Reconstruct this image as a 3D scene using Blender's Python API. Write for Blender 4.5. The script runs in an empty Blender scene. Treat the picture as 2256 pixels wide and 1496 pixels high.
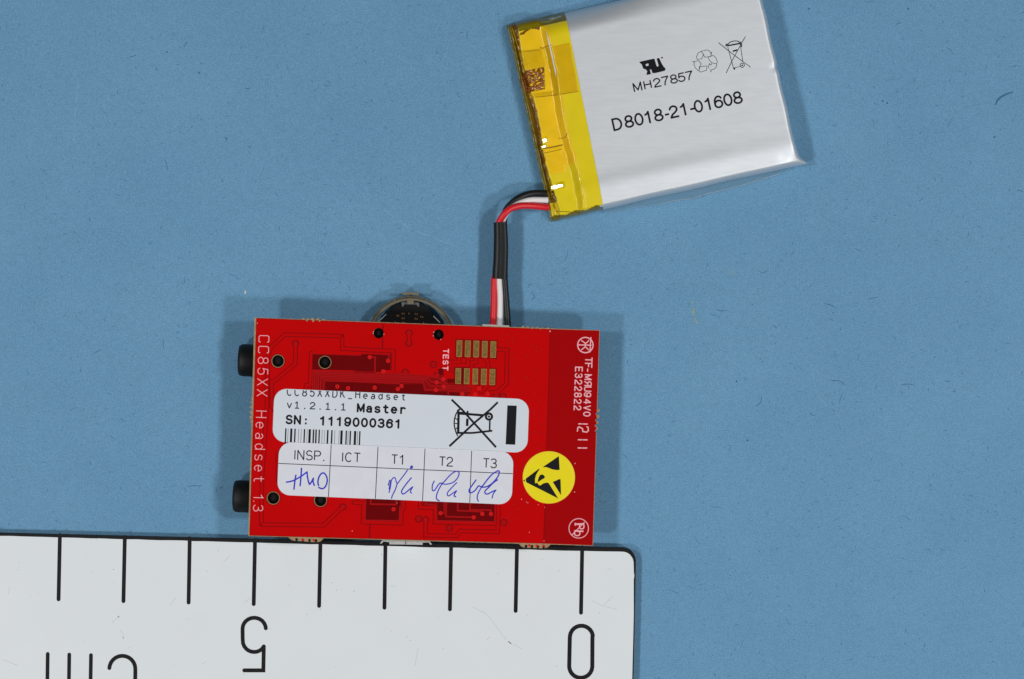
import bpy, math, random
import numpy as np
from mathutils import Vector, noise
from mathutils.geometry import delaunay_2d_cdt

rnd = random.Random(7)
SC = bpy.context.scene
COL = SC.collection
MM = 0.001
PI = math.pi

# ------------------------------------------------------------------ camera, world, lamps, exposure
D = 420.0            # camera height above the paper, mm
S = 14.356           # photograph pixels per mm on the paper
CX, CY = 1128.0, 748.0
cam = bpy.data.cameras.new("camera")
cam_ob = bpy.data.objects.new("camera", cam)
COL.objects.link(cam_ob)
cam_ob.location = (0, 0, D * MM)
cam.sensor_width = 36.0
cam.lens = 36.0 * D / (2256.0 / S)
cam.clip_start = 0.01
cam.clip_end = 10.0
SC.camera = cam_ob

world = bpy.data.worlds.new("World")
SC.world = world
world.use_nodes = True
bg = world.node_tree.nodes["Background"]
bg.inputs[0].default_value = (0.93, 0.97, 1.0, 1)
bg.inputs[1].default_value = 0.06


def lamp(x, y, z, power, size=60):
    d = bpy.data.lights.new("copy_stand_lamp", 'AREA')
    d.shape = 'DISK'
    d.size = size * MM
    d.energy = power
    d.color = (1.0, 0.993, 0.98)
    o = bpy.data.objects.new("copy_stand_lamp", d)
    COL.objects.link(o)
    o.location = (x * MM, y * MM, z * MM)
    v = Vector((0, -25, 0)) - Vector((x, y, z))
    o.rotation_euler = v.to_track_quat('-Z', 'Y').to_euler()


lamp(300, -215, 450, 0.85)
lamp(310, 40, 450, 0.72)
lamp(-305, -210, 450, 0.81)
lamp(-315, 32, 450, 0.66)

SC.view_settings.view_transform = 'Standard'
SC.view_settings.look = 'None'
SC.view_settings.exposure = 0.0
SC.view_settings.gamma = 1.0


# ------------------------------------------------------------------ measuring helpers (photograph pixels -> mm in the place)
def P(px, py, z=0.0):
    k = (D - z) / D / S
    return ((px - CX) * k, -(py - CY) * k, z)


PA, PB = 5.80, -0.0302     # the board leans a little: its top is z = PA + PB * x


def BP(px, py, dz=0.0):
    k = (px - CX) / S / D
    z = (PA + PB * k * D) / (1 + PB * k) + dz
    return P(px, py, z)


def Z(x0, y0, s, pts):
    return [(x0 + x / s, y0 + y / s) for x, y in pts]


# ------------------------------------------------------------------ materials
def lin(c):
    return tuple((v / 255 / 12.92) if v / 255 <= 0.04045 else ((v / 255 + 0.055) / 1.055) ** 2.4 for v in c)


def alb(c, e=0.82):
    return tuple(min(0.92, v / e) for v in lin(c)) + (1.0,)


def mat(name, rgb, rough=0.5, metal=0.0, spec=0.5, vary=0.0, vscale=300.0, bump=0.0, bscale=2000.0, coat=0.0,
        raw=None, stretch=None, detail=3.0, turn=0.0):
    m = bpy.data.materials.new(name)
    m.use_nodes = True
    nt = m.node_tree
    b = nt.nodes["Principled BSDF"]
    col = raw if raw else alb(rgb)
    b.inputs["Base Color"].default_value = col
    b.inputs["Roughness"].default_value = rough
    b.inputs["Metallic"].default_value = metal
    b.inputs["Specular IOR Level"].default_value = spec
    if coat:
        b.inputs["Coat Weight"].default_value = coat
        b.inputs["Coat Roughness"].default_value = 0.12
    if vary or bump:
        tc = nt.nodes.new("ShaderNodeTexCoord")
        mp = nt.nodes.new("ShaderNodeMapping")
        nt.links.new(tc.outputs["Object"], mp.inputs[0])
        if stretch:
            mp.inputs["Scale"].default_value = stretch
            mp.inputs["Rotation"].default_value = (0, 0, -turn)
    if vary:
        n = nt.nodes.new("ShaderNodeTexNoise")
        n.inputs["Scale"].default_value = vscale
        n.inputs["Detail"].default_value = detail
        nt.links.new(mp.outputs[0], n.inputs["Vector"])
        mr = nt.nodes.new("ShaderNodeMapRange")
        mr.inputs[1].default_value, mr.inputs[2].default_value = 0.25, 0.75
        mr.inputs[3].default_value, mr.inputs[4].default_value = 1 - vary, 1 + vary
        nt.links.new(n.outputs[0], mr.inputs[0])
        mx = nt.nodes.new("ShaderNodeVectorMath")
        mx.operation = 'SCALE'
        mx.inputs[0].default_value = col[:3]
        nt.links.new(mr.outputs[0], mx.inputs["Scale"])
        nt.links.new(mx.outputs[0], b.inputs["Base Color"])
    if bump:
        n2 = nt.nodes.new("ShaderNodeTexNoise")
        n2.inputs["Scale"].default_value = bscale
        n2.inputs["Detail"].default_value = 3
        nt.links.new(mp.outputs[0], n2.inputs["Vector"])
        bp = nt.nodes.new("ShaderNodeBump")
        bp.inputs["Strength"].default_value = 1.0
        bp.inputs["Distance"].default_value = bump * MM
        nt.links.new(n2.outputs[0], bp.inputs["Height"])
        nt.links.new(bp.outputs[0], b.inputs["Normal"])
    return m


def paper_material():
    m = bpy.data.materials.new("blue_paper")
    m.use_nodes = True
    nt = m.node_tree
    L = nt.links.new
    b = nt.nodes["Principled BSDF"]
    b.inputs["Roughness"].default_value = 0.95
    b.inputs["Specular IOR Level"].default_value = 0.1
    tc = nt.nodes.new("ShaderNodeTexCoord")

    def nz(scale, detail, rough=0.6, vec=None):
        n = nt.nodes.new("ShaderNodeTexNoise")
        n.inputs["Scale"].default_value = scale
        n.inputs["Detail"].default_value = detail
        n.inputs["Roughness"].default_value = rough
        L(vec or tc.outputs["Object"], n.inputs["Vector"])
        return n

    def rng(src, lo, hi, a=0.3, c=0.7):
        r = nt.nodes.new("ShaderNodeMapRange")
        r.inputs[1].default_value, r.inputs[2].default_value = a, c
        r.inputs[3].default_value, r.inputs[4].default_value = lo, hi
        L(src, r.inputs[0])
        return r.outputs[0]

    def mul(a, c):
        k = nt.nodes.new("ShaderNodeMath")
        k.operation = 'MULTIPLY'
        L(a, k.inputs[0])
        L(c, k.inputs[1])
        return k.outputs[0]

    # short fibres lie in every direction: three stretched, turned noises
    fine = nz(5200, 3, 0.85)
    f = rng(fine.outputs[0], 0.68, 1.32)
    for ang, sc in ((0.3, 1500), (1.35, 1700), (2.4, 1600)):
        mp = nt.nodes.new("ShaderNodeMapping")
        mp.inputs["Rotation"].default_value = (0, 0, ang)
        mp.vector_type = 'TEXTURE'
        mp.inputs["Scale"].default_value = (2.6, 0.7, 1)
        L(tc.outputs["Object"], mp.inputs[0])
        f = mul(f, rng(nz(sc, 2, 0.6, mp.outputs[0]).outputs[0], 0.965, 1.035))
    f = mul(f, rng(nz(160, 4).outputs[0], 0.985, 1.015))
    f = mul(f, rng(nz(18, 2).outputs[0], 0.988, 1.012))
    ramp = nt.nodes.new("ShaderNodeMix")
    ramp.data_type = 'RGBA'
    ramp.inputs[6].default_value = alb((96, 139, 171))
    ramp.inputs[7].default_value = alb((101, 144, 175))
    L(rng(nz(45, 3).outputs[0], 0, 1), ramp.inputs[0])
    v = nt.nodes.new("ShaderNodeVectorMath")
    v.operation = 'SCALE'
    L(ramp.outputs[2], v.inputs[0])
    L(f, v.inputs["Scale"])
    L(v.outputs[0], b.inputs["Base Color"])
    bp = nt.nodes.new("ShaderNodeBump")
    bp.inputs["Strength"].default_value = 0.8
    bp.inputs["Distance"].default_value = 0.05 * MM
    L(fine.outputs[0], bp.inputs["Height"])
    L(bp.outputs[0], b.inputs["Normal"])
    return m


M = {
    'paper': paper_material(),
    'fibre': mat("fibre_dark", (54, 95, 137), 0.9, spec=0.1),
    'fibre_light': mat("fibre_light", (120, 165, 188), 0.9, spec=0.1),
    'dent': mat("paper_dent", (70, 112, 142), 0.95, spec=0.05),
    'mark_yellow': mat("mark_yellow", (150, 165, 130), 0.9, spec=0.1),
    'ruler_white': mat("ruler_white", (207, 212, 215), 0.45, spec=0.35, vary=0.012, vscale=140, bump=0.004, bscale=600),
    'ruler_black': mat("ruler_black", (24, 22, 24), 0.55, spec=0.15, vary=0.35, vscale=2500),
    'scuff': mat("scuff", (178, 186, 189), 0.6, spec=0.2),
    'scuff_dark': mat("scuff_dark", (75, 76, 80), 0.7, spec=0.2),
    'lam': mat("laminate_edge", (150, 124, 92), 0.75, spec=0.3, vary=0.25, vscale=1800),
    'bare': mat("mask_over_inner_copper", (100, 4, 7), 0.18, spec=0.25, vary=0.05, vscale=900),
    'gap': mat("mask_in_clearance", (128, 5, 9), 0.25, spec=0.25),
    'strip': mat("mask_over_bare_laminate", (152, 4, 7), 0.18, spec=0.25, vary=0.03, vscale=500),
    'pour': mat("mask_over_copper", (181, 4, 6), 0.18, spec=0.25, vary=0.025, vscale=260, bump=0.004, bscale=700),
    'trace': mat("mask_over_trace", (158, 10, 14), 0.2, spec=0.5),
    'via': mat("mask_over_via", (200, 22, 24), 0.2, spec=0.5),
    'viadim': mat("mask_over_dark_via", (172, 6, 9), 0.18, spec=0.5),
    'speck': mat("mask_pit", (120, 4, 8), 0.4, spec=0.4),
    'gold': mat("gold_pad", (116, 92, 36), 0.5, metal=0.35, spec=0.5, vary=0.5, vscale=3000, bump=0.015, bscale=5000),
    'goldedge': mat("gold_edge", (170, 130, 66), 0.4, metal=0.4),
    'ring': mat("ring_metal", (226, 178, 120), 0.3, metal=0.45, raw=(0.55, 0.37, 0.19, 1)),
    'silk': mat("silkscreen_ink", (226, 162, 170), 0.6, spec=0.2, vary=0.06, vscale=3000),
    'label': mat("label_film", (197, 203, 211), 0.42, spec=0.35, vary=0.012, vscale=400),
    'label2': mat("label_paper", (202, 204, 212), 0.6, spec=0.2, vary=0.03, vscale=500),
    'ink': mat("black_ink", (17, 18, 23), 0.55, spec=0.15),
    'inkthin': mat("grey_ink", (44, 50, 60), 0.6, spec=0.2),
    'gridink': mat("grid_ink", (30, 34, 44), 0.6, spec=0.2),
    'pen': mat("blue_pen", (46, 44, 178), 0.5, spec=0.3, vary=0.25, vscale=1500),
    'yellow': mat("sticker_yellow", (220, 203, 24), 0.38, spec=0.25, vary=0.012, vscale=700),
    'yellow_rim': mat("sticker_rim", (226, 190, 40), 0.4, spec=0.4),
    'black': mat("black_plastic", (15, 17, 19), 0.55, spec=0.3, vary=0.2, vscale=900, bump=0.004, bscale=2500),
    'blackmatte': mat("black_shadow_plastic", (7, 7, 9), 0.7, spec=0.2),
    'ringgrey': mat("wheel_plastic", (104, 96, 79), 0.6, spec=0.3, vary=0.1, vscale=1500),
    'claw': mat("claw_plastic", (84, 88, 92), 0.5, spec=0.4),
    'pin': mat("pin_copper", (205, 138, 80), 0.3, metal=0.7, raw=(0.5, 0.24, 0.1, 1)),
    'steel': mat("steel", (196, 198, 198), 0.36, metal=0.6, raw=(0.72, 0.72, 0.7, 1), vary=0.12, vscale=1500),
    'white': mat("white_plastic", (214, 212, 208), 0.45, spec=0.4),
    'foil': mat("foil_pouch", (196, 202, 209), 0.5, metal=0.55, raw=(0.735, 0.77, 0.81, 1), vary=0.035, vscale=2200, stretch=(0.18, 1, 1), turn=0.2225, bump=0.0025, bscale=2200),
    'foiledge': mat("foil_seal", (150, 160, 170), 0.4, metal=0.6, raw=(0.55, 0.58, 0.62, 1)),
    'tape': mat("tape_over_foil", (210, 189, 18), 0.34, metal=0.0, spec=0.4, vary=0.04, vscale=400, bump=0.003, bscale=500, coat=0.12),
    'tape_amber': mat("tape_over_ledge", (222, 180, 8), 0.32, metal=0.0, spec=0.5, vary=0.07, vscale=450, bump=0.005, bscale=500, coat=0.15),
    'tape_glint': mat("tape_glint_fold", (206, 184, 18), 0.07, spec=0.6),  # smoother copy of the tape, added so the folds glint
    'tape_two': mat("tape_double", (206, 166, 6), 0.32, metal=0.1, spec=0.35, vary=0.06, vscale=700, bump=0.006, bscale=900, coat=0.12),
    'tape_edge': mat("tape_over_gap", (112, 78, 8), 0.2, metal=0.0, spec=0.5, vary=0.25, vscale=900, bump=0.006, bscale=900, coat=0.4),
    'tape_dark': mat("tape_fold_shaded", (110, 98, 6), 0.18, metal=0.0, spec=0.4, vary=0.2, vscale=500, bump=0.006, bscale=700, coat=0.2),  # dark olive tape, with edge shading put into the colour too
    'copper': mat("tab_under_tape", (132, 78, 4), 0.2, metal=0.1, spec=0.5, vary=0.4, vscale=1500, bump=0.03, bscale=1700, coat=0.6),
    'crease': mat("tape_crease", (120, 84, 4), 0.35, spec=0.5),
    'crease_light': mat("ridge_highlight", (230, 190, 14), 0.28, spec=0.4, coat=0.2),
    'wire_red': mat("wire_red", (202, 22, 34), 0.42, spec=0.45),
    'wire_white': mat("wire_white", (214, 212, 212), 0.42, spec=0.45),
    'wire_black': mat("wire_black", (14, 15, 18), 0.42, spec=0.45),
    'sleeve': mat("heat_shrink", (15, 16, 19), 0.42, spec=0.35, vary=0.2, vscale=900, bump=0.02, bscale=500),
}


def film_material():
    m = bpy.data.materials.new("clear_film")
    m.use_nodes = True
    nt = m.node_tree
    b = nt.nodes["Principled BSDF"]
    b.inputs["Base Color"].default_value = alb((112, 146, 168))
    b.inputs["Roughness"].default_value = 0.2
    b.inputs["Alpha"].default_value = 0.45
    return m


M['film'] = film_material()


# ------------------------------------------------------------------ object helpers
def empty(name, loc_mm, label, cat, group=None):
    o = bpy.data.objects.new(name, None)
    COL.objects.link(o)
    o.location = [v * MM for v in loc_mm]
    o.empty_display_size = 0.005
    o["label"] = label
    o["category"] = cat
    if group:
        o["group"] = group
    o["_loc"] = [float(v) for v in loc_mm]
    return o


def root_loc(p):
    while p is not None and p.parent is not None:
        p = p.parent
    return p["_loc"] if p is not None and "_loc" in p else (0.0, 0.0, 0.0)


def mk(name, verts, faces, m, parent=None, smooth=False, fm=None, label=None, kind=None):
    me = bpy.data.meshes.new(name)
    l = root_loc(parent)
    me.from_pydata([((x - l[0]) * MM, (y - l[1]) * MM, (z - l[2]) * MM) for x, y, z in verts], [], faces)
    for k in (m if isinstance(m, (list, tuple)) else [m]):
        me.materials.append(k)
    if fm:
        me.polygons.foreach_set("material_index", fm)
    if smooth:
        me.polygons.foreach_set("use_smooth", [True] * len(me.polygons))
    me.update()
    o = bpy.data.objects.new(name, me)
    COL.objects.link(o)
    if parent is not None:
        o.parent = parent
    if label:
        o["label"] = label
    if kind:
        o["kind"] = kind
    return o


# ------------------------------------------------------------------ flat shapes: loops in photograph pixels, joined by a constrained triangulation
def area2(p):
    return sum(p[i][0] * p[(i + 1) % len(p)][1] - p[(i + 1) % len(p)][0] * p[i][1] for i in range(len(p)))


def ccw(p):
    return list(p) if area2(p) > 0 else list(reversed(p))


def poly(p):
    return [ccw(p)]


def circ(cx, cy, r, n=24, ry=None, a0=0.0):
    ry = ry or r
    return [(cx + r * math.cos(a0 + 2 * PI * i / n), cy + ry * math.sin(a0 + 2 * PI * i / n)) for i in range(n)]


def annulus(cx, cy, r0, r1, n=28):
    return [ccw(circ(cx, cy, r1, n)), list(reversed(ccw(circ(cx, cy, r0, n))))]


def stroke(pts, w, cap='round', closed=False):
    q = [pts[0]]
    for p in pts[1:]:
        if math.hypot(p[0] - q[-1][0], p[1] - q[-1][1]) > 1e-3:
            q.append(p)
    h = w / 2
    if closed and math.hypot(q[0][0] - q[-1][0], q[0][1] - q[-1][1]) < 1e-3:
        q.pop()
    n = len(q)
    if n == 1:
        return [ccw(circ(q[0][0], q[0][1], h, 14))]

    def nrm(a, b):
        dx, dy = b[0] - a[0], b[1] - a[1]
        l = math.hypot(dx, dy) or 1
        return (-dy / l, dx / l)

    L, R = [], []
    for i in range(n):
        if closed or 0 < i < n - 1:
            n0, n1 = nrm(q[i - 1], q[i]), nrm(q[i], q[(i + 1) % n])
            mx, my = n0[0] + n1[0], n0[1] + n1[1]
            d = mx * mx + my * my
            if d < 0.25:
                mx, my, k = n0[0], n0[1], h
            else:
                k = h * 2 / d
            ox, oy = mx * k, my * k
        else:
            nn = nrm(q[0], q[1]) if i == 0 else nrm(q[-2], q[-1])
            ox, oy = nn[0] * h, nn[1] * h
        L.append((q[i][0] + ox, q[i][1] + oy))
        R.append((q[i][0] - ox, q[i][1] - oy))
    if closed:
        a, b = ccw(L), ccw(R)
        if abs(area2(a)) < abs(area2(b)):
            a, b = b, a
        return [a, list(reversed(b))]
    if cap == 'round':
        n1 = nrm(q[-2], q[-1])
        a1 = math.atan2(n1[1], n1[0])
        end = [(q[-1][0] + h * math.cos(a1 - PI * t / 6), q[-1][1] + h * math.sin(a1 - PI * t / 6)) for t in range(1, 6)]
        n0 = nrm(q[0], q[1])
        a0 = math.atan2(-n0[1], -n0[0])
        st = [(q[0][0] + h * math.cos(a0 - PI * t / 6), q[0][1] + h * math.sin(a0 - PI * t / 6)) for t in range(1, 6)]
        return [ccw(L + end + list(reversed(R)) + st)]
    return [ccw(L + list(reversed(R)))]


def cut_acute(pts):
    """split a polyline where it doubles back sharply, so that each run has clean joints"""
    runs, cur = [], [pts[0]]
    for i in range(1, len(pts)):
        cur.append(pts[i])
        if i < len(pts) - 1:
            a = (pts[i][0] - pts[i - 1][0], pts[i][1] - pts[i - 1][1])
            b = (pts[i + 1][0] - pts[i][0], pts[i + 1][1] - pts[i][1])
            la, lb = math.hypot(*a), math.hypot(*b)
            if la > 1e-6 and lb > 1e-6 and (a[0] * b[0] + a[1] * b[1]) / (la * lb) < -0.35:
                runs.append(cur)
                cur = [pts[i]]
    runs.append(cur)
    return runs


def wind(px, py, shape):
    w = np.zeros(px.shape, dtype=int)
    for lp in shape:
        a = np.array(lp)
        b = np.roll(a, -1, axis=0)
        for (x0, y0), (x1, y1) in zip(a, b):
            up = (y0 <= py) & (y1 > py)
            dn = (y0 > py) & (y1 <= py)
            if up.any() or dn.any():
                cr = (x1 - x0) * (py - y0) - (px - x0) * (y1 - y0)
                w += (up & (cr > 0)).astype(int) - (dn & (cr < 0)).astype(int)
    return w


def cover(px, py, shapes):
    r = np.zeros(px.shape, dtype=bool)
    for s in shapes:
        xs = [p[0] for l in s for p in l]
        ys = [p[1] for l in s for p in l]
        k = (px > min(xs)) & (px < max(xs)) & (py > min(ys)) & (py < max(ys)) & ~r
        if k.any():
            ii = np.where(k)[0]
            r[ii] = wind(px[ii], py[ii], s) != 0
    return r


def flat(include, exclude=()):
    V, E = [], []
    for s in list(include) + list(exclude):
        for lp in s:
            b = len(V)
            V += [Vector((x, y)) for x, y in lp]
            E += [(b + i, b + (i + 1) % len(lp)) for i in range(len(lp))]
    vs, _, fs, *_ = delaunay_2d_cdt(V, E, [], 0, 1e-5, False)
    vs = [(v.x, v.y) for v in vs]
    c = np.array([[(vs[f[0]][0] + vs[f[1]][0] + vs[f[2]][0]) / 3, (vs[f[0]][1] + vs[f[1]][1] + vs[f[2]][1]) / 3] for f in fs])
    keep = cover(c[:, 0], c[:, 1], include)
    if exclude:
        keep &= ~cover(c[:, 0], c[:, 1], exclude)
    out = []
    for f, k in zip(fs, keep):
        if k:
            a = (vs[f[1]][0] - vs[f[0]][0]) * (vs[f[2]][1] - vs[f[0]][1]) - (vs[f[2]][0] - vs[f[0]][0]) * (vs[f[1]][1] - vs[f[0]][1])
            if abs(a) > 1e-9:
                out.append(tuple(f) if a < 0 else (f[0], f[2], f[1]))    # faces up once y is flipped
    used = sorted({i for f in out for i in f})
    ix = {u: i for i, u in enumerate(used)}
    return [vs[u] for u in used], [tuple(ix[i] for i in f) for f in out]


def plate(name, include, exclude, to3d, z1, z0, m, parent, wall=None, smooth=False, bottom=False, label=None, kind=None):
    """a flat shape with its top at z1 and, when z0 is given, walls down to z0"""
    vs, fs = flat(include, exclude)
    top = [to3d(x, y, z1) for x, y in vs]
    faces, fm = list(fs), [0] * len(fs)
    if z0 is not None:
        n = len(vs)
        top += [(to3d(x, y, z1)[0], to3d(x, y, z1)[1], to3d(x, y, z0)[2]) for x, y in vs]
        cnt = {}
        for f in fs:
            for i in range(3):
                cnt[(f[i], f[(i + 1) % 3])] = 1
        for (a, b) in cnt:
            if (b, a) not in cnt:
                faces.append((a, a + n, b + n, b))
                fm.append(1 if wall else 0)
        if bottom:
            faces += [(f[0] + n, f[2] + n, f[1] + n) for f in fs]
            fm += [1 if wall else 0] * len(fs)
    return mk(name, top, faces, [m, wall] if wall else m, parent, smooth, fm, label, kind)


# ------------------------------------------------------------------ stroke lettering
def el(cx, cy, rx, ry, a0, a1, n=None):
    n = n or max(4, int(abs(a1 - a0) / 18))
    return [(cx + rx * math.cos(math.radians(a0 + (a1 - a0) * i / n)), cy + ry * math.sin(math.radians(a0 + (a1 - a0) * i / n))) for i in range(n + 1)]


G = {   # glyph: (width, strokes); cap height 1, x-height .72; a stroke whose ends meet is closed
    '0': (.6, [el(.3, .5, .29, .5, 0, 360)]),
    '1': (.6, [[(.1, .77), (.24, .83), (.36, 1), (.36, 0)]]),
    '1s': (.6, [[(.1, .8), (.3, 1), (.3, 0)], [(.08, 0), (.52, 0)]]),
    '2': (.6, [el(.3, .71, .28, .29, 170, -25) + [(.4, .42), (.15, .24), (.02, 0), (.6, 0)]]),
    '3': (.6, [el(.29, .755, .26, .245, 160, -80) + [(.22, .52)], [(.22, .52)] + el(.29, .265, .3, .265, 80, -160)]),
    '4': (.6, [[(.46, 0), (.46, 1), (0, .3), (.62, .3)]]),
    '5': (.6, [[(.55, 1), (.12, 1), (.05, .5)] + el(.29, .32, .3, .32, 135, -155)]),
    '6': (.6, [el(.3, .31, .29, .31, 0, 360), el(.33, .45, .32, .55, 188, 35)]),
    '7': (.6, [[(.01, 1), (.6, 1), (.38, .62), (.25, .3), (.2, 0)]]),
    '8': (.6, [el(.3, .755, .25, .245, 0, 360), el(.3, .255, .3, .255, 0, 360)]),
    '9': (.6, [el(.3, .69, .29, .31, 0, 360), el(.27, .55, .32, .55, 8, -145)]),
    'C': (.66, [el(.33, .5, .33, .5, 42, 318)]),
    'Cb': (.62, [[(.6, .86), (.6, .93), (.54, 1), (.1, 1), (0, .88), (0, .12), (.1, 0), (.54, 0), (.6, .07), (.6, .14)]]),
    'D': (.66, [[(0, 0), (0, 1), (.25, 1)] + el(.26, .5, .38, .5, 90, -90) + [(0, 0)]]),
    'E': (.6, [[(.58, 1), (0, 1), (0, 0), (.6, 0)], [(0, .52), (.52, .52)]]),
    'F': (.56, [[(.58, 1), (0, 1), (0, 0)], [(0, .5), (.48, .5)]]),
    'H': (.62, [[(0, 0), (0, 1)], [(.6, 0), (.6, 1)], [(0, .52), (.6, .52)]]),
    'I': (.12, [[(.06, 0), (.06, 1)]]),
    'K': (.6, [[(0, 0), (0, 1)], [(.58, 1), (.02, .4)], [(.2, .56), (.6, 0)]]),
    'M': (.72, [[(0, 0), (0, 1), (.35, .1), (.7, 1), (.7, 0)]]),
    'N': (.62, [[(0, 0), (0, 1), (.6, 0), (.6, 1)]]),
    'P': (.6, [[(0, 0), (0, 1), (.3, 1)] + el(.32, .735, .27, .265, 90, -90) + [(0, .47)]]),
    'S': (.6, [el(.3, .745, .27, .255, 25, 262) + el(.3, .255, .3, .255, 82, -160)]),
    'T': (.6, [[(0, 1), (.62, 1)], [(.31, 1), (.31, 0)]]),
    'R': (.6, [[(0, 0), (0, 1), (.3, 1)] + el(.32, .735, .27, .265, 90, -90) + [(0, .47)], [(.3, .47), (.6, 0)]]),
    'q': (.6, [[(.6, 0), (.6, 1), (.3, 1)] + el(.28, .735, .27, .265, 90, 270) + [(.6, .47)], [(.3, .47), (0, 0)]]),
    'U': (.6, [[(0, 1), (0, .25)] + el(.3, .25, .3, .25, 180, 360) + [(.6, 1)]]),
    'V': (.62, [[(0, 1), (.31, 0), (.62, 1)]]),
    'X': (.6, [[(0, 0), (.6, 1)], [(0, 1), (.6, 0)]]),
    'a': (.52, [el(.25, .2, .24, .2, 0, 360), [(.5, 0), (.5, .45)] + el(.27, .47, .23, .25, 0, 150)]),
    'b': (.52, [el(.27, .36, .25, .36, 0, 360), [(.02, 0), (.02, 1)]]),
    'c': (.52, [el(.27, .36, .27, .36, 45, 315)]),
    'd': (.52, [el(.25, .36, .25, .36, 0, 360), [(.5, 0), (.5, 1)]]),
    'e': (.54, [[(0, .38), (.54, .38)] + el(.27, .36, .27, .36, 4, 312)]),
    'r': (.44, [[(.08, 0), (.08, .72)], [(.08, .4)] + el(.34, .42, .26, .3, 175, 50)]),
    's': (.5, [el(.25, .54, .23, .18, 25, 262) + el(.25, .18, .25, .18, 82, -160)]),
    't': (.46, [[(.2, .95), (.2, .16), (.26, .04), (.36, 0), (.46, .02)], [(0, .7), (.44, .7)]]),
    'v': (.52, [[(0, .72), (.26, 0), (.52, .72)]]),
    '_': (.6, [[(0, -.1), (.6, -.1)]]),
    '-': (.4, [[(.03, .38), (.37, .38)]]),
    '.': (.2, [[(.1, .02), (.1, .05)]]),
    ':': (.3, [[(.15, .06), (.15, .1)], [(.15, .58), (.15, .62)]]),
    ' ': (.4, []),
}


def text(s, org, ang, cap, w, pitch=None, gap=None, sub=None, wide=1.0, capstyle='round', advs=None, clip=None):
    """strokes of a line of lettering. org: baseline start in pixels; ang: reading direction, degrees clockwise from right"""
    c, si = math.cos(math.radians(ang)), math.sin(math.radians(ang))
    out, x = [], 0.0
    for i, ch in enumerate(s):
        g = G[(sub or {}).get(ch, ch)]
        gw = g[0] * cap * wide
        if advs:
            x = advs[i]
        x0 = x + ((pitch - gw) / 2 if pitch and not advs else 0)
        if ch == '.':
            lx, ly = x0 + .1 * cap, w * .55
            out.append(poly(circ(org[0] + lx * c + ly * si, org[1] + lx * si - ly * c, w * .68, 8)))
            x += pitch if pitch else gw + (gap if gap is not None else cap * .2)
            continue
        for st in g[1]:
            closed = len(st) > 3 and math.hypot(st[0][0] - st[-1][0], st[0][1] - st[-1][1]) < 1e-4
            pts = []
            for gx, gy in st:
                lx = x0 + gx * cap * wide
                ly = (w / 2 + gy * (cap - w)) if gy >= 0 else gy * cap
                pts.append((org[0] + lx * c + ly * si, org[1] + lx * si - ly * c))
            if clip:
                run = []
                for p in pts + [None]:
                    if p is not None and clip(*p):
                        run.append(p)
                    else:
                        if len(run) > 1:
                            out.append(stroke(run, w, 'butt'))
                        run = []
            else:
                if closed:
                    out.append(stroke(pts, w, capstyle, True))
                else:
                    rs = cut_acute(pts)
                    out.extend(stroke(r, w, capstyle if len(rs) == 1 else 'round') for r in rs)
        x += pitch if pitch else gw + (gap if gap is not None else cap * .2)
    return out


# ------------------------------------------------------------------ simple solids
def tube(name, pts, r, m, parent, n=12, flatz=1.0, label=None, kind=None, caps=True, radii=None):
    pts = [Vector(p) for p in pts]
    V, F = [], []
    for i, p in enumerate(pts):
        t = (pts[min(i + 1, len(pts) - 1)] - pts[max(i - 1, 0)]).normalized()
        side = t.cross(Vector((0, 0, 1)))
        side = side.normalized() if side.length > 1e-6 else Vector((1, 0, 0))
        up = side.cross(t).normalized()
        rr = radii[i] if radii else r
        for k in range(n):
            a = 2 * PI * k / n
            V.append(tuple(p + side * (rr * math.cos(a)) + up * (rr * flatz * math.sin(a))))
    for i in range(len(pts) - 1):
        for k in range(n):
            a, b = i * n + k, i * n + (k + 1) % n
            F.append((a, b, b + n, a + n))
    if caps:
        F.append(tuple(range(n))[::-1])
        F.append(tuple((len(pts) - 1) * n + k for k in range(n)))
    return mk(name, V, F, m, parent, True, label=label, kind=kind)


def smooth_path(pts, n=8):
    out = []
    for i in range(len(pts) - 1):
        p0, p1, p2, p3 = (Vector(pts[max(0, min(len(pts) - 1, j))]) for j in (i - 1, i, i + 1, i + 2))
        for k in range(n):
            t = k / n
            out.append(tuple(0.5 * ((2 * p1) + (p2 - p0) * t + (2 * p0 - 5 * p1 + 4 * p2 - p3) * t * t + (3 * p1 - p0 - 3 * p2 + p3) * t ** 3)))
    out.append(tuple(pts[-1]))
    return out


def smooth2(pts, n=5):
    return [(p[0], p[1]) for p in smooth_path([(x, y, 0) for x, y in pts], n)]


def lathe(name, prof, org, ax, m, parent, n=32, label=None):
    ax = Vector(ax).normalized()
    u = ax.cross(Vector((0, 0, 1)))
    u = u.normalized() if u.length > 1e-4 else Vector((1, 0, 0))
    v = ax.cross(u)
    V, F = [], []
    for r, t in prof:
        for k in range(n):
            a = 2 * PI * k / n
            V.append(tuple(Vector(org) + ax * t + u * (r * math.cos(a)) + v * (r * math.sin(a))))
    for i in range(len(prof) - 1):
        for k in range(n):
            a, b = i * n + k, i * n + (k + 1) % n
            F.append((a, b, b + n, a + n))
    F.append(tuple(range(n))[::-1])
    F.append(tuple((len(prof) - 1) * n + k for k in range(n)))
    return mk(name, V, F, m, parent, True, label=label)


# ================================================================== THE PAPER
NX, NY = 60, 44
pv, pf = [], []
for j in range(NY + 1):
    for i in range(NX + 1):
        x, y = -300 + 600 * i / NX, -220 + 440 * j / NY
        pv.append((x, y, 0.0))
for j in range(NY):
    for i in range(NX):
        a = j * (NX + 1) + i
        pf.append((a, a + 1, a + NX + 2, a + NX + 1))
mk("blue_paper", pv, pf, M['paper'], kind="structure")

# loose fibres pressed into the sheet: more than anyone could count
FV, FF, FM = [], [], []


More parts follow.
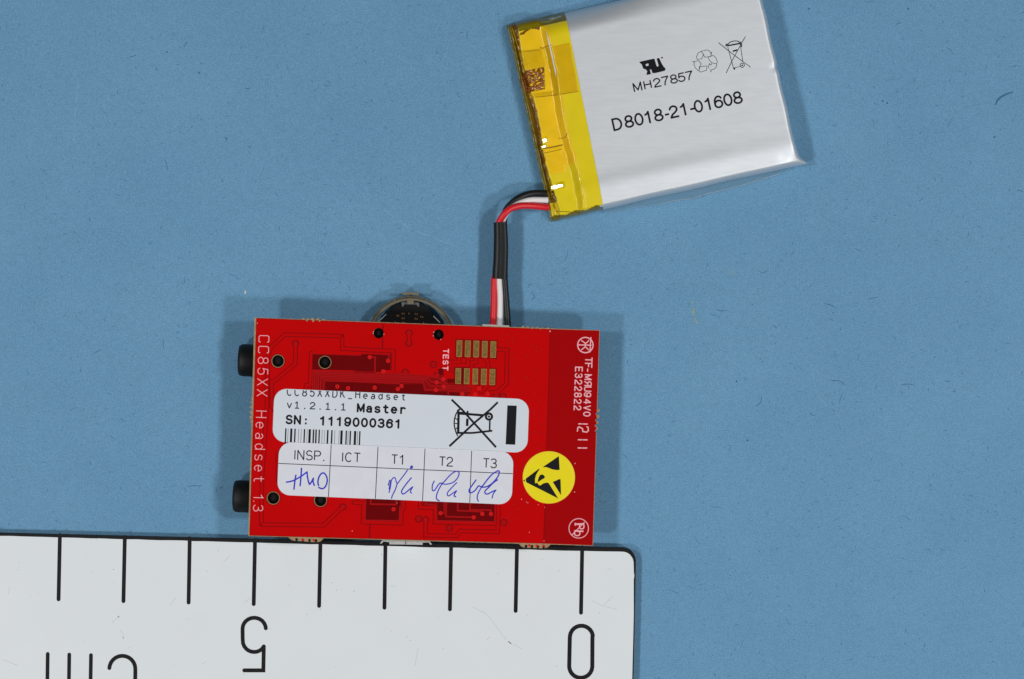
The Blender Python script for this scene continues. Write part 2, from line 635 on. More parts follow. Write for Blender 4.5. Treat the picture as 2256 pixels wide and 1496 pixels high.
def fibre(pts, w, mi, z=0.012):
    for i in range(len(pts) - 1):
        pass
    n = len(pts)
    b = len(FV)
    for i, (x, y) in enumerate(pts):
        x0, y0 = pts[max(i - 1, 0)]
        x1, y1 = pts[min(i + 1, n - 1)]
        l = math.hypot(x1 - x0, y1 - y0) or 1
        nx, ny = -(y1 - y0) / l, (x1 - x0) / l
        ww = w * (0.35 + 0.65 * math.sin(PI * (i + 0.4) / (n - 0.2)))
        q = P(x, y, 0)
        FV.append((q[0] + nx * ww, q[1] - ny * ww, 0.004))
        FV.append((q[0], q[1], z + 0.8 * ww))
        FV.append((q[0] - nx * ww, q[1] + ny * ww, 0.004))
    for i in range(n - 1):
        a = b + 3 * i
        FF.extend([(a, a + 3, a + 4, a + 1), (a + 1, a + 4, a + 5, a + 2)])
        FM.extend([mi, mi])


def random_fibre(x, y, length, w, mi, curl):
    a = rnd.uniform(0, 2 * PI)
    k = rnd.uniform(-curl, curl)
    pts = []
    n = 6
    for i in range(n):
        pts.append((x, y))
        x += length / n * math.cos(a)
        y += length / n * math.sin(a)
        a += k / n + rnd.uniform(-.2, .2)
    fibre(pts, w, mi)


for _ in range(1700):
    random_fibre(rnd.uniform(-40, 2300), rnd.uniform(-40, 1540), rnd.uniform(4, 12), rnd.uniform(.016, .036), 0, 1.8)
for _ in range(80):
    random_fibre(rnd.uniform(-40, 2300), rnd.uniform(-40, 1540), rnd.uniform(14, 34), rnd.uniform(.018, .034), 0, 1.8)
for _ in range(900):
    random_fibre(rnd.uniform(-40, 2300), rnd.uniform(-40, 1540), rnd.uniform(4, 12), rnd.uniform(.012, .026), 1, 1.5)
for pts in ([(405, 105), (409, 96), (413, 92)], [(285, 126), (292, 124), (300, 122)], [(1815, 669), (1830, 672), (1843, 680)],
            [(1911, 660), (1922, 657), (1934, 654)], [(1829, 836), (1835, 839), (1848, 839), (1862, 848)], [(1985, 848), (2000, 846), (2015, 849)],
            [(1664, 895), (1676, 886), (1677, 874)], [(1703, 716), (1708, 719), (1712, 723)], [(1163, 634), (1167, 626), (1172, 628)],
            [(1170, 645), (1178, 653), (1172, 661)], [(497, 302), (499, 308), (496, 312)], [(2082, 838), (2088, 841), (2094, 840)],
            [(1974, 55), (1979, 51), (1985, 50)], [(1578, 682), (1588, 685), (1600, 684)], [(1784, 907), (1788, 914), (1796, 915)],
            [(415, 1072), (428, 1070), (445, 1071)], [(2240, 421), (2247, 420), (2254, 423)], [(540, 195), (547, 196), (552, 193)]):
    fibre(smooth2(pts, 4), .045, 0)
fibre([(2193, 232), (2197, 222), (2205, 214), (2216, 208), (2232, 203)], .17, 4, .006)            # the little crescent dent
for x, y in ((1623, 840), (2191, 302), (439, 160), (1783, 19), (2001, 19), (1945, 222), (1647, 970), (368, 114), (1955, 227)):
    fibre(circ(x, y, 1.3, 5), .09, 0)
# pale scuffs
for pts, w in (([(165, 150), (172, 190), (166, 235), (165, 280), (163, 318)], .14), ([(228, 225), (232, 262), (236, 275)], .1),
               ([(1785, 800), (1792, 830), (1797, 855), (1805, 872), (1822, 895)], .09), ([(254, 20), (256, 48), (255, 60)], .1),
               ([(540, 650), (552, 672), (562, 690)], .09), ([(186, 125), (196, 110), (205, 102)], .1), ([(845, 460), (900, 500), (960, 525), (1040, 555)], .1),
               ([(560, 470), (600, 500), (618, 540)], .08), ([(1760, 985), (1830, 1015), (1900, 1030)], .08)):
    s2 = smooth2(pts, 6)
    for i in range(0, len(s2) - 3, 4):
        if rnd.random() < .8:
            fibre(s2[i:i + 4], w * rnd.uniform(.5, 1), 1, .006)
fibre([(541, 640), (540, 644), (540, 648)], .14, 3, .05)
fibre([(1527, 664), (1524, 668)], .12, 2)
fibre([(1529, 678), (1527, 686), (1528, 694)], .16, 2)
fibre([(1531, 700), (1534, 708), (1536, 714)], .1, 2)
fibre([(1612, 594), (1614, 600), (1614, 606)], .07, 2)
mk("paper_fibres", FV, FF, [M['fibre'], M['fibre_light'], M['mark_yellow'], M['white'], M['dent']], kind="stuff", fm=FM)

# ================================================================== THE RULER
RZ = 1.5


def RP(x, y, z):
    return P(x, y, z)


ruler = empty("ruler", P(700, 1480, 0), "white plastic ruler with black engraved ticks, a 5 and a 0 beside the red board", "ruler")


def edge_y(x):
    return 1174.5 + (x - 0) * 0.02415


outer = [(-900, edge_y(-900)), (0, edge_y(0)), (700, edge_y(700)), (1372, 1206.8)]
outer += [(1372 + 29 * math.sin(math.radians(a)) * 1.0, 1235.8 - 29 * math.cos(math.radians(a))) for a in range(10, 91, 10)]
outer += [(1399, 1350), (1395.5, 1496), (1390, 1760), (-900, 1735)]
plate("core", [poly(outer)], [], RP, RZ - 0.12, 0.0, M['ruler_black'], ruler, bottom=True)
inner = []
for i in range(0, 90):
    x = -890 + (1366 + 890) * i / 89
    inner.append((x, edge_y(x) + (6.5 if x < 0 else 6.0 + 2.2 * min(1, x / 900)) + rnd.uniform(-.5, .5)))
inner += [(1370 + 26 * math.sin(math.radians(a)), 1241 - 26 * math.cos(math.radians(a)) + rnd.uniform(-.4, .4)) for a in range(12, 91, 8)]
inner += [(1396.5, 1262), (1397.6, 1268), (1396.2, 1278), (1396.4, 1350), (1392.8, 1496), (1387, 1756), (-895, 1731)]
TK = [((132, 1179), (129, 1320.5)), ((275, 1183), (272, 1324.5)), ((418, 1186), (415.5, 1327.5)), ((561.8, 1189.5), (559, 1331)),
      ((706, 1193.5), (703, 1335)), ((849.2, 1197), (847, 1339)), ((994, 1200.5), (991.2, 1342.5)), ((1139, 1203.5), (1136, 1346)),
      ((1282.7, 1206), (1280, 1350)), ((-11, 1176), (-14, 1317)), ((-154, 1172), (-157, 1314))]
Zl = lambda p: Z(0, 1140, 2.968, p)
Zr = lambda p: Z(760, 1140, 3.0486, p)
ticks = [stroke([a, b], 8.7) for a, b in TK]
# numerals, engraved with a round cutter; they read upside down from here
five = Zl([(1738, 725)] + [(1662 + 76 * math.cos(math.radians(a)), 728 - 72 * math.sin(math.radians(a))) for a in range(15, 181, 15)] +
          [(1587, 800)] + [(1662 + 75 * math.cos(math.radians(a)), 805 - 75 * math.sin(math.radians(a))) for a in range(195, 316, 15)] +
          [(1725, 843), (1722, 1000), (1597, 1000)])
x0, x1 = 1255.3, 1306.2
zero = [(x1 - 1, 1404)] + [(1280.9 + 25.4 * math.cos(math.radians(a)), 1404 - 25.4 * math.sin(math.radians(a))) for a in range(10, 180, 15)] + \
       [(1255.4, 1404), (1254, 1468)] + [(1279.5 + 25.4 * math.cos(math.radians(a)), 1468 - 25.4 * math.sin(math.radians(a))) for a in range(190, 360, 15)] + [(1304.9, 1468)]
cee = Zl([(715, 985)] + [(800 + 85 * math.cos(math.radians(a)), 990 - 85 * math.sin(math.radians(a))) for a in range(165, -1, -15)] +
         [(884, 1090)] + [(799 + 85 * math.cos(math.radians(a)), 1095 - 85 * math.sin(math.radians(a))) for a in range(-15, -166, -15)])
em = [Zl([(312, 892), (309, 1130), (325, 1170), (375, 1190), (425, 1170), (450, 1130)]), Zl([(453, 896), (450, 1130), (466, 1172), (515, 1190), (560, 1180), (590, 1150)]),
      Zl([(595, 900), (590, 1200)])]
NUM5 = [stroke(r, 8.8) for r in cut_acute(five)]
NUM = [stroke(zero, 9.2, closed=True), stroke(cee, 8.8)] + [stroke(e, 8.4) for e in em]
plate("face", [poly(inner)], ticks + NUM5 + NUM, RP, RZ, RZ - 0.115, M['ruler_white'], ruler, wall=M['ruler_black'])
for (a, b) in TK:
    plate("tick_mark", [stroke([a, b], 8.7)], [], RP, RZ - 0.05, RZ - 0.117, M['ruler_black'], ruler)
plate("numeral", NUM5, [], RP, RZ - 0.05, RZ - 0.117, M['ruler_black'], ruler, label="numeral 5")
plate("numeral", [NUM[0]], [], RP, RZ - 0.05, RZ - 0.117, M['ruler_black'], ruler, label="numeral 0")
plate("unit_letter", [NUM[1]], [], RP, RZ - 0.05, RZ - 0.117, M['ruler_black'], ruler, label="letter c of cm")
plate("unit_letter", NUM[2:], [], RP, RZ - 0.05, RZ - 0.117, M['ruler_black'], ruler, label="letter m of cm")
sc1 = [stroke(Zr(p), .9, 'butt') for p in ([(925, 625), (985, 690), (1050, 780), (1085, 822)], [(860, 600), (930, 640)], [(1760, 350), (1785, 342)], [(1660, 560), (1720, 590), (1830, 620)],
                                          [(1740, 585), (1800, 530)], [(1130, 850), (1190, 885)], [(490, 880), (470, 1000)], [(300, 460), (340, 466)], [(1020, 378), (1035, 370)])]
sc1 += [stroke(Zl(p), .9, 'butt') for p in ([(730, 690), (775, 650)], [(785, 735), (805, 765), (808, 795)], [(1425, 230), (1430, 205)], [(1460, 290), (1500, 255)], [(1110, 575), (1150, 525)],
                                           [(1350, 345), (1362, 360)], [(1600, 560), (1640, 520)], [(55, 500), (62, 455)], [(20, 930), (120, 970)], [(1320, 960), (1350, 940)], [(625, 150), (645, 135)])]
plate("scuff_marks", sc1, [], RP, RZ + 0.004, None, M['scuff'], ruler, kind="stuff")
sc2 = [stroke(Zr([(1098, 833), (1108, 842), (1116, 848)]), 1.8), stroke(Zl([(772, 652), (779, 646)]), 1.6), stroke(Zl([(804, 785), (807, 792)]), 1.0)] + \
      [poly(circ(rnd.uniform(0, 1385), rnd.uniform(1215, 1490), rnd.uniform(.4, .9), 6)) for _ in range(45)]
plate("dirt_specks", sc2, [], RP, RZ + 0.006, None, M['scuff_dark'], ruler, kind="stuff")

# ================================================================== THE CIRCUIT BOARD
board = empty("circuit_board", P(930, 950, 0), "red circuit board lying face down with two white labels and a round yellow sticker", "circuit board")
TL, TR, BR, BL = (560.5, 699.5), (1321.5, 727.5), (1306.5, 1202.5), (546.5, 1181)


def lerp(a, b, t):
    return (a[0] + (b[0] - a[0]) * t, a[1] + (b[1] - a[1]) * t)


HOLES = [(834, 734, 11.2), (966.2, 737.3, 11.2), (612.3, 795.5, 13.8), (715.7, 798.3, 13.8), (602, 1097.3, 13.8), (706, 1102.3, 13.8)]
hole_shapes = [poly(circ(x, y, r, 28)) for x, y, r in HOLES]
tabs, notch = [], []


def break_tab(x, y, ang, n, pitch, out, deep):
    """the stubs left where the board was snapped from its panel: teeth of laminate with drilled bites between"""
    c, s = math.cos(math.radians(ang)), math.sin(math.radians(ang))
    T = lambda u, v: (x + u * c + v * s, y + u * s - v * c)
    for i in range(n):
        u = (i - (n - 1) / 2) * pitch + rnd.uniform(-1, 1)
        w = pitch * rnd.uniform(.22, .36)
        h = out * rnd.uniform(.3, 1.25)
        tabs.append(poly([T(u - w * 1.3, -3), T(u - w, h * .7), T(u - w * .3, h), T(u + w * .6, h * .85), T(u + w * 1.2, -3)]))
        if deep:
            notch.append(poly([T(u + pitch / 2 + q[0], q[1] - .5) for q in circ(0, 0, pitch * .24, 12)]))


break_tab(690, 703.4, 2.1, 5, 11, 3.4, False)
break_tab(1180, 722, 2.1, 6, 11, 2.8, False)
break_tab(554.6, 902, -88, 6, 11, 4.2, False)
break_tab(1316, 925, 92, 4, 13, 4, True)
# lower edge: fuller tabs with three bites each
for (xa, ya, xb, yb) in ((630, 1182.8, 716, 1187.5), (1138, 1198, 1216, 1201)):
    tabs.append(poly([(xa, ya - 4), (xa + 12, ya + 7), (xa + 18, ya + 8.6), (xb - 18, yb + 7.2), (xb - 10, yb + 5.5), (xb, yb - 4)]))
    for k in range(4):
        t = .27 + .165 * k
        notch.append(poly(circ(xa + (xb - xa) * t, ya + (yb - ya) * t + 4.6, 3.3, 12)))
        notch.append(poly(circ(xa + (xb - xa) * t, ya + (yb - ya) * t + 8.5, 2.2, 10)))
outline = [TL, TR, BR, BL]
plate("laminate", [poly(outline)] + tabs, hole_shapes + notch, BP, 0.0, -1.6, M['lam'], board, bottom=True)
mk_out = [(564.6, 700.6), (1320.4, 728.4), (1305.5, 1201.4), (549.6, 1180)]
split_t, split_b = (1213.5, 726), (1198.5, 1197.5)
left_area = [mk_out[0], (1213.5, 725.1), (1198.8, 1197.6), mk_out[3]]
right_area = [(1213.5, 725.1), mk_out[1], mk_out[2], (1198.8, 1197.6)]
edge_bites = [poly(circ(x, y, r, 10)) for x, y, r in ((676, 706, 2.2), (690, 707, 2.4), (704, 707, 2.2), (1172, 723, 2), (1190, 724, 2), (555, 889, 2.4), (554.5, 902, 2.4), (554, 916, 2.2),
                                                      (1314.5, 912, 2.5), (1313.5, 926, 2.5), (1313, 938, 2.5), (1312.5, 949, 2))]
plate("solder_mask", [poly(left_area)], hole_shapes + edge_bites, BP, 0.012, None, M['gap'], board, label="darker red mask between the copper areas")
plate("antenna_strip", [poly(right_area)], edge_bites, BP, 0.012, None, M['strip'], board, label="darker red strip without copper")
for x, y in ((668, 1190.5), (691, 1191.3), (1166, 1203), (1182, 1204), (1198, 1204)):
    plate("tab_mask", [poly(circ(x, y - 1.5, 2.6, 9))], [], BP, 0.015, None, M['via'], board)

ZA = lambda p: Z(500, 680, 7.05, p)
ZB = lambda p: Z(780, 700, 6.267, p)
ZC = lambda p: Z(780, 1080, 4.904, p)
ZD = lambda p: Z(500, 1030, 7.05, p)
TW, GW = 6.0, 10.0
# traces that run through the copper pour: each has a clearance on both sides
pour_traces = [
    [(753.5, 740.5), (753.9, 768), (820, 771.6), (867.2, 773.4), (865.9, 818.5), (845, 818.2)],
    [(575.5, 1155.5), (577.3, 1051), (588, 894), (590, 786), (597, 764), (628, 737), (753.5, 740.5)],
    [(651, 757), (650.8, 801), (605, 839), (598.8, 840.5), (598.8, 894), (606, 905), (612, 935)],
    [(575.5, 1155.5), (712.8, 1157.2), (755.3, 1117)],
    [(901.3, 733.5), (900.8, 755.8)],
    ZB([(1960, 441), (2113, 443), (2104, 912), (1978, 1028), (1890, 1030)]),
    ZC([(0, 132), (105, 138), (97, 345), (507, 358), (513, 215), (536, 190), (541, 90)]),
    ZC([(714, 100), (714, 185), (878, 190), (874, 345), (1535, 362)]),
    ZC([(775, 320), (772, 488), (1105, 494), (1150, 440), (1552, 450), (1562, 120)]),
    [(612, 1000), (613, 1060)],
    ZB([(1450, 545), (1450, 610), (1330, 608), (1330, 700)]),
    ZB([(1575, 545), (1575, 657), (1362, 655), (1358, 735)]),
    ZB([(1685, 545), (1685, 615), (1625, 620), (1618, 930), (1590, 962)]),
    ZB([(1800, 548), (1850, 620), (1850, 925), (1755, 1022)]),
    ZA([(1308, 690), (1290, 1190), (1232, 1192), (1226, 1240)]),
]
# traces inside the dark windows
win_traces = [
    ZA([(1308, 690), (2078, 716), (2086, 690)]) + ZB([(105, 486), (480, 500), (478, 560), (472, 590)]),
    ZB([(217, 545), (292, 545), (287, 757), (0, 748)]),
    ZC([(125, 90), (118, 325), (490, 332), (496, 185), (512, 160), (514, 90)]),
    ZC([(180, 90), (180, 150), (455, 155), (457, 90)]),
    ZC([(772, 100), (772, 150), (890, 165), (893, 330), (1520, 345), (1528, 120)]),
    ZC([(975, 90), (975, 250), (935, 248)]),
    ZC([(1000, 90), (993, 285), (1290, 293)]),
    ZC([(1120, 90), (1120, 220), (1385, 232), (1385, 255)]),
    ZC([(1258, 90), (1252, 210), (1478, 215), (1478, 255)]),
    ZB([(1140, 893), (1280, 900), (1300, 935), (1560, 942), (1600, 920)]),
    ZB([(1235, 950), (1290, 952), (1320, 962), (1600, 965), (1668, 925)]),
    ZB([(1130, 997), (1275, 992), (1282, 978), (1600, 990), (1790, 932)]),
    ZB([(1300, 1060), (1300, 1010), (1620, 1015)]),
]
# the bundle of six that turns down under the label
xs6 = [689.4, 693.4, 697.5, 701.6, 707.0, 713.8]
ys6 = [817.2, 820.9, 824.6, 828.6, 832.8, 837.6]
ends6 = [[(940, 826.2), (963.5, 828.3), (962.4, 812), (976, 810)], [(958, 831), (976, 835.6)], [(943, 834), (950, 840.5), (962, 842.6)],
         [(937, 837.8), (949, 850.5), (977.8, 851.6)], [(933, 842.2), (936, 858), (960.3, 859.1)], [(880, 844.2)]]
for x, y, e in zip(xs6, ys6, ends6):
    win_traces.append([(x - 1.2, 866), (x, y)] + e)
vias_bright = [(814.7, 787), (844.2, 818), (854.8, 795), (743.2, 851.6), (766.8, 855.2), (825.5, 854), (876.5, 857), (884.7, 850.5), (976.4, 835.6), (962, 842.6),
               (977.8, 851.6), (960.5, 859.2), (867, 1122), (970.6, 1130.6), (1043.6, 1139.8), (1062.6, 1132.2), (1081.5, 1132.4), (1018.5, 868), (1047, 869), (1056, 856), (1074.5, 868)]
vias_ring = [(651, 757), (755.3, 1117), (901.3, 733.5), (900.8, 755.8), (954.7, 803), (892.8, 820), (922.2, 1143.4), (938, 1145.3), (990, 1163.6), (1109.8, 1151), (962.4, 827), (1093, 872), (1108, 874)]
pads = [ZB([(1418, 312), (1495, 314), (1488, 540), (1411, 538)]), ZB([(1535, 315), (1612, 317), (1605, 543), (1529, 541)]), ZB([(1652, 318), (1729, 320), (1722, 546), (1647, 544)]),
        ZB([(1769, 322), (1845, 324), (1839, 550), (1764, 547)]), ZB([(1886, 326), (1964, 328), (1957, 552), (1881, 550)]),
        ZB([(1403, 696), (1479, 698), (1474, 914), (1398, 911)]), ZB([(1521, 699), (1597, 701), (1591, 917), (1516, 915)]), ZB([(1641, 702), (1714, 704), (1709, 922), (1636, 919)]),
        ZB([(1756, 705), (1832, 707), (1826, 926), (1751, 924)]), ZB([(1874, 708), (1951, 710), (1945, 930), (1869, 928)])]
windows = [
    ZA([(1318, 700), (2060, 725), (2100, 700)]) + ZB([(100, 495), (470, 510), (508, 500), (505, 748), (400, 752), (0, 742)]) + ZA([(1990, 962), (1318, 948)]),
    [(688, 816), (780, 818.5), (900, 823.5), (962, 829), (976, 829), (984, 838), (988, 845), (1036, 848), (1041, 856), (1036, 866), (1015, 884), (684, 884), (686, 850)],
    ZB([(1150, 690), (1240, 690), (1240, 800), (1180, 800)]),
    ZB([(1282, 840), (1400, 842), (1398, 905), (1285, 905)]),
    ZB([(1478, 695), (1520, 697), (1516, 912), (1474, 910)]),
    ZC([(122, 60), (110, 328), (495, 338), (516, 160), (516, 60)]),
    ZC([(900, 60), (890, 200), (890, 335), (1525, 348), (1530, 60)]),
    ZC([(742, 60), (742, 160), (880, 172), (905, 100), (905, 60)]),
]
windows_sh = [poly(w) for w in windows]
bare_areas = [ZA([(1330, 712), (2060, 735), (2100, 712)]) + ZB([(105, 505), (470, 520), (500, 510), (498, 742), (300, 745), (0, 736)]) + ZA([(1990, 955), (1330, 942)]),
              [(717, 841), (780, 842.5), (878, 847.5), (931, 846), (934, 862), (985, 863), (1012, 866), (1010, 884), (716, 884)],
              ZB([(1160, 700), (1230, 700), (1230, 790), (1185, 790)]), ZB([(1287, 845), (1392, 847), (1390, 900), (1290, 900)]), ZB([(1484, 700), (1515, 702), (1511, 906), (1480, 904)]),
              ZC([(132, 60), (122, 322), (486, 328), (506, 160), (506, 60)]), ZC([(910, 60), (898, 200), (898, 327), (1515, 340), (1520, 60)])]
plate("bare_windows", [poly(w) for w in bare_areas], [poly(circ(HOLES[1][0], HOLES[1][1], 1, 5))] + hole_shapes, BP, 0.022, None, M['bare'], board, label="darkest red windows without copper", kind="stuff")
cut_lines = [stroke(ZB([(402, 85), (390, 430)]), 3, 'butt'), stroke(ZC([(170, 365), (165, 522)]), 3, 'butt')]
gaps = [stroke(t, GW) for t in pour_traces] + cut_lines
gaps += [poly(circ(x, y, 8.2, 18)) for x, y in vias_ring]


def grow(q, k):
    cx, cy = sum(p[0] for p in q) / len(q), sum(p[1] for p in q) / len(q)
    return [(x + (k if x > cx else -k), y + (k if y > cy else -k)) for x, y in q]


gaps += [poly(grow(q, 3.0)) for q in pads]
hole_clear = [poly(circ(x, y, r + (2.5 if r > 12 else 1.0), 28)) for x, y, r in HOLES]
plate("copper_pour", [poly([(566.2, 702), (1211.5, 726), (1196.8, 1196.6), (551.2, 1178.6)])], gaps + windows_sh + hole_clear + edge_bites, BP, 0.05, 0.012, M['pour'], board,
      label="bright red copper pour under solder mask")
for t in pour_traces + win_traces:
    plate("copper_trace", [stroke(t, TW if t in pour_traces else 3.4)], [], BP, 0.046 if t in pour_traces else 0.047, 0.012, M['pour'] if t in pour_traces else M['trace'], board)
for x, y in vias_bright:
    plate("via", [annulus(x, y, 1.3, 4.6, 16)], [], BP, 0.056, 0.012, M['via'], board)
for x, y in vias_ring:
    plate("via", [annulus(x, y, 1.5, 5.2, 16)], [], BP, 0.054, 0.012, M['viadim'], board)
for q in pads:
    po = plate("gold_pad", [poly(grow(q, -1.1))], [], BP, 0.062, 0.03, M['gold'], board)
    plate("pad_edge", [poly(q)], [poly(grow(q, -1.1))], BP, 0.055, 0.012, M['goldedge'], po)
specks = [poly(circ(rnd.uniform(1112, 1195), rnd.uniform(735, 1180), rnd.uniform(.8, 1.5), 6, rnd.uniform(1.0, 2.2))) for _ in range(95)]
plate("mask_pits", specks, [], BP, 0.052, None, M['speck'], board, kind="stuff")
nicks = [poly(circ(x, y, r, 6, r * 1.6)) for x, y, r in ((1267, 1021, .9), (1266, 1084, 1), (1149, 1100, .8), (1160, 1106, .6), (776, 1170, .8), (1166, 1173, .7), (567, 712, .8), (1212, 730, 1.2), (1198.5, 1192, .8),
                                                       (1163, 1108, .6), (1186, 1112, .6), (1200, 1118, .6), (556, 880, .8), (557, 866, .7), (558, 850, .7), (875, 1108, .5))]
plate("mask_nicks", nicks, [], BP, 0.057, None, M['silk'], board, kind="stuff")
# plated holes: a thin metal rim on the large, painted glint dots round the small, the dark peg of the part below inside
for x, y, r in HOLES:
    if r > 12:
        plate("rim_and_glints", [annulus(x, y, r - .7, r + .5, 30)], [], BP, 0.058, -1.4, M['ring'], board)
    else:
        o = []
        for a in ((200, 172, 18) if x < 900 else (170, 200, 60)):
            aa = math.radians(a + rnd.uniform(-8, 8))
            o.append(poly(circ(x + (r + .6) * math.cos(aa), y + (r + .6) * math.sin(aa), .8, 7, 1.3)))
        plate("rim_and_glints", o, [], BP, 0.058, None, M['silk'], board)
    q = BP(x, y, 0)
    lathe("locating_peg", [(r / S * .9, -1.5), (r / S * .9, -.85), (r / S * .7, -.7), (0.02, -.66)] if r > 12 else [(r / S * .97, -1.5), (r / S * .97, -.75), (0.02, -.7)], q, (0, 0, 1), M['blackmatte'], board, 20)

# silkscreen lettering
title = text("CC85XX Headset", (570.2, 734.5), 92.0, 23.5, 1.55, pitch=23.75, sub={'C': 'Cb'}, wide=1.0)
title += text("1.3", (558.6, 1088), 92.0, 22.5, 1.55, advs=[0, 14, 24.5])
plate("board_title", title, [], BP, 0.062, None, M['silk'], board)
plate("test_lettering", text("TEST", (976.2, 766.8), 92.0, 13.2, 2.5, pitch=12.6, wide=.92), [], BP, 0.062, None, M['silk'], board)
code = text("TF-MqU94V0", (1289.0, 788), 92.0, 16.6, 2.5, advs=[0, 12.3, 24.3, 37.4, 52.5, 64.5, 77.0, 91.5, 105.8, 119.6], wide=.9)
plate("maker_code", code, [], BP, 0.062, None, M['silk'], board)
plate("file_number", text("E322822", (1267.0, 806), 92.0, 17.2, 2.55, pitch=14.2, wide=.86), [], BP, 0.062, None, M['silk'], board)
ZE = lambda p: Z(1080, 690, 4.986, p)
seg = [ZE([(972, 1216), (1003, 1216)]), ZE([(1018, 1217), (1066, 1218)]), ZE([(1014, 1268), (1018, 1300), (1060, 1307), (1078, 1290), (1074, 1252), (1062, 1248)]),
       ZE([(1014, 1268), (975, 1248), (962, 1262), (958, 1295)]), ZE([(968, 1390), (1005, 1391)]), ZE([(1020, 1391), (1064, 1392)]), ZE([(965, 1480), (1002, 1481)]), ZE([(1017, 1481), (1060, 1481)])]
plate("date_code", [stroke(s, 2.6) for s in seg], [], BP, 0.062, None, M['silk'], board)
lx, ly = 1289.6, 760.2
logo = [annulus(lx, ly, 15.6, 18.2, 30), stroke(ZE([(968, 348), (1108, 352)]), 2.4), stroke(ZE([(1106, 268), (1096, 425)]), 2.4),
        stroke(smooth2(ZE([(1003, 300), (1028, 318), (1044, 330), (1062, 322), (1082, 300)])), 2.4), stroke(smooth2(ZE([(1003, 402), (1025, 384), (1044, 372), (1062, 384), (1080, 402)])), 2.4),
        stroke(ZE([(1044, 330), (1044, 372)]), 2.4)]
plate("maker_mark", logo, [], BP, 0.062, None, M['silk'], board)
ZF = lambda p: Z(1120, 960, 5.755, p)
pb = [annulus(1275, 1164.1, 20.6, 22.4, 34), stroke(ZF([(968, 1095), (806, 1258)]), 2.0, 'butt'),
      stroke(ZF([(842, 1122), (960, 1118)]), 3.6, 'butt'), stroke(smooth2(ZF([(955, 1118), (958, 1160), (942, 1180), (915, 1178), (902, 1160), (905, 1125)])), 2.6, 'butt'),
      stroke(ZF([(952, 1212), (835, 1206)]), 3.4, 'butt'), stroke(smooth2(ZF([(895, 1212), (908, 1235), (895, 1262), (862, 1266), (840, 1250), (842, 1215)])), 2.6, 'butt'),
      stroke(ZF([(846, 1104), (846, 1140)]), 2.2, 'butt')]
plate("lead_free_mark", pb, [], BP, 0.062, None, M['silk'], board)


# ---- labels
def rquad(q, r, n=7):
    out = []
    k = len(q)
    for i in range(k):
        p, a, b = q[i], q[i - 1], q[(i + 1) % k]
        la, lb = math.hypot(a[0] - p[0], a[1] - p[1]), math.hypot(b[0] - p[0], b[1] - p[1])
        pa = (p[0] + (a[0] - p[0]) * r / la, p[1] + (a[1] - p[1]) * r / la)
        pbb = (p[0] + (b[0] - p[0]) * r / lb, p[1] + (b[1] - p[1]) * r / lb)
        for j in range(n + 1):
            t = j / n
            # circular corner
            cx, cy = pa[0] + pbb[0] - p[0], pa[1] + pbb[1] - p[1]
            a0, a1 = math.atan2(pa[1] - cy, pa[0] - cx), math.atan2(pbb[1] - cy, pbb[0] - cx)
            d = (a1 - a0 + PI) % (2 * PI) - PI
            aa = a0 + d * t
            out.append((cx + r * math.cos(aa), cy + r * math.sin(aa)))
    return out


LQ1 = [(604.6, 855.6), (1166, 879.5), (1161.8, 998), (599.8, 973.2)]
serial = plate("serial_label", [poly(rquad(LQ1, 28))], [], BP, 0.14, 0.04, M['label'], board, label="white serial number label with barcode and crossed-out bin")
top1 = lambda x: 855.6 + (x - 604.6) * 0.04257
bot1 = lambda x: 976.2 + (x - 640) * 0.0408
inside1 = lambda x, y: y > top1(x) + .4
T1, T1b = 0.147, 0.147
ZG = lambda p: Z(590, 840, 7.05, p)
ZH = lambda p: Z(890, 840, 7.05, p)
ang1 = 2.3


def dense(p, step=1.2):
    out = []
    for a, b in zip(p[:-1], p[1:]):
        k = max(1, int(math.hypot(b[0] - a[0], b[1] - a[1]) / step))
        out += [lerp(a, b, i / k) for i in range(k)]
    return out + [p[-1]]


def text_dense(s, org, ang, cap, w, pitch, sub, clip, wide, xh=1.0):
    c, si = math.cos(math.radians(ang)), math.sin(math.radians(ang))
    out = []
    for i, ch in enumerate(s):
        g = G[(sub or {}).get(ch, ch)]
        xo = i * pitch + (pitch - g[0] * cap * wide) / 2
        for st in g[1]:
            if ch in 'eas' or ch in 'dt':
                st = [(gx, gy * (xh if gy <= .73 else 1)) for gx, gy in st]
            pts = dense([(org[0] + (xo + gx * cap * wide) * c + (w / 2 + gy * (cap - w)) * si, org[1] + (xo + gx * cap * wide) * si - (w / 2 + gy * (cap - w)) * c) for gx, gy in st])
            run = []
            for p in pts + [None]:
                if p is not None and clip(*p):
                    run.append(p)
                else:
                    if len(run) > 1:
                        out.append(stroke(run, w, 'butt'))
                    run = []
    return out


thin = text_dense("CC85XXDK_Headset", (629.0, 872.2), ang1, 19.6, 2.5, 16.75, None, inside1, .76, .8)
thin += text("v1.2.1.1", (628.8, 899.6), ang1, 16.4, 2.5, pitch=17.0, sub={'1': '1s'}, wide=1.05)
plate("lettering", thin, [], BP, T1, None, M['inkthin'], serial, label="thin grey lettering")
bold = text("Master", (785.5, 908.6), ang1, 20.8, 4.3, pitch=18.3, wide=.92)
bold += text("SN: 1119000361", (627.4, 934.6), ang1, 21.4, 4.3, pitch=18.45, wide=.92)
plate("lettering", bold, [], BP, T1, None, M['ink'], serial, label="bold black lettering")
bars = [(265, 288), (308, 316), (345, 380), (408, 432), (472, 480), (512, 520), (555, 578), (605, 612), (630, 668), (695, 720), (735, 760), (785, 808), (838, 846), (877, 884), (915, 942), (980, 1005),
        (1035, 1043), (1102, 1110), (1125, 1162), (1205, 1228), (1242, 1250), (1268, 1292), (1335, 1372), (1388, 1396), (1415, 1438)]
bsh = []
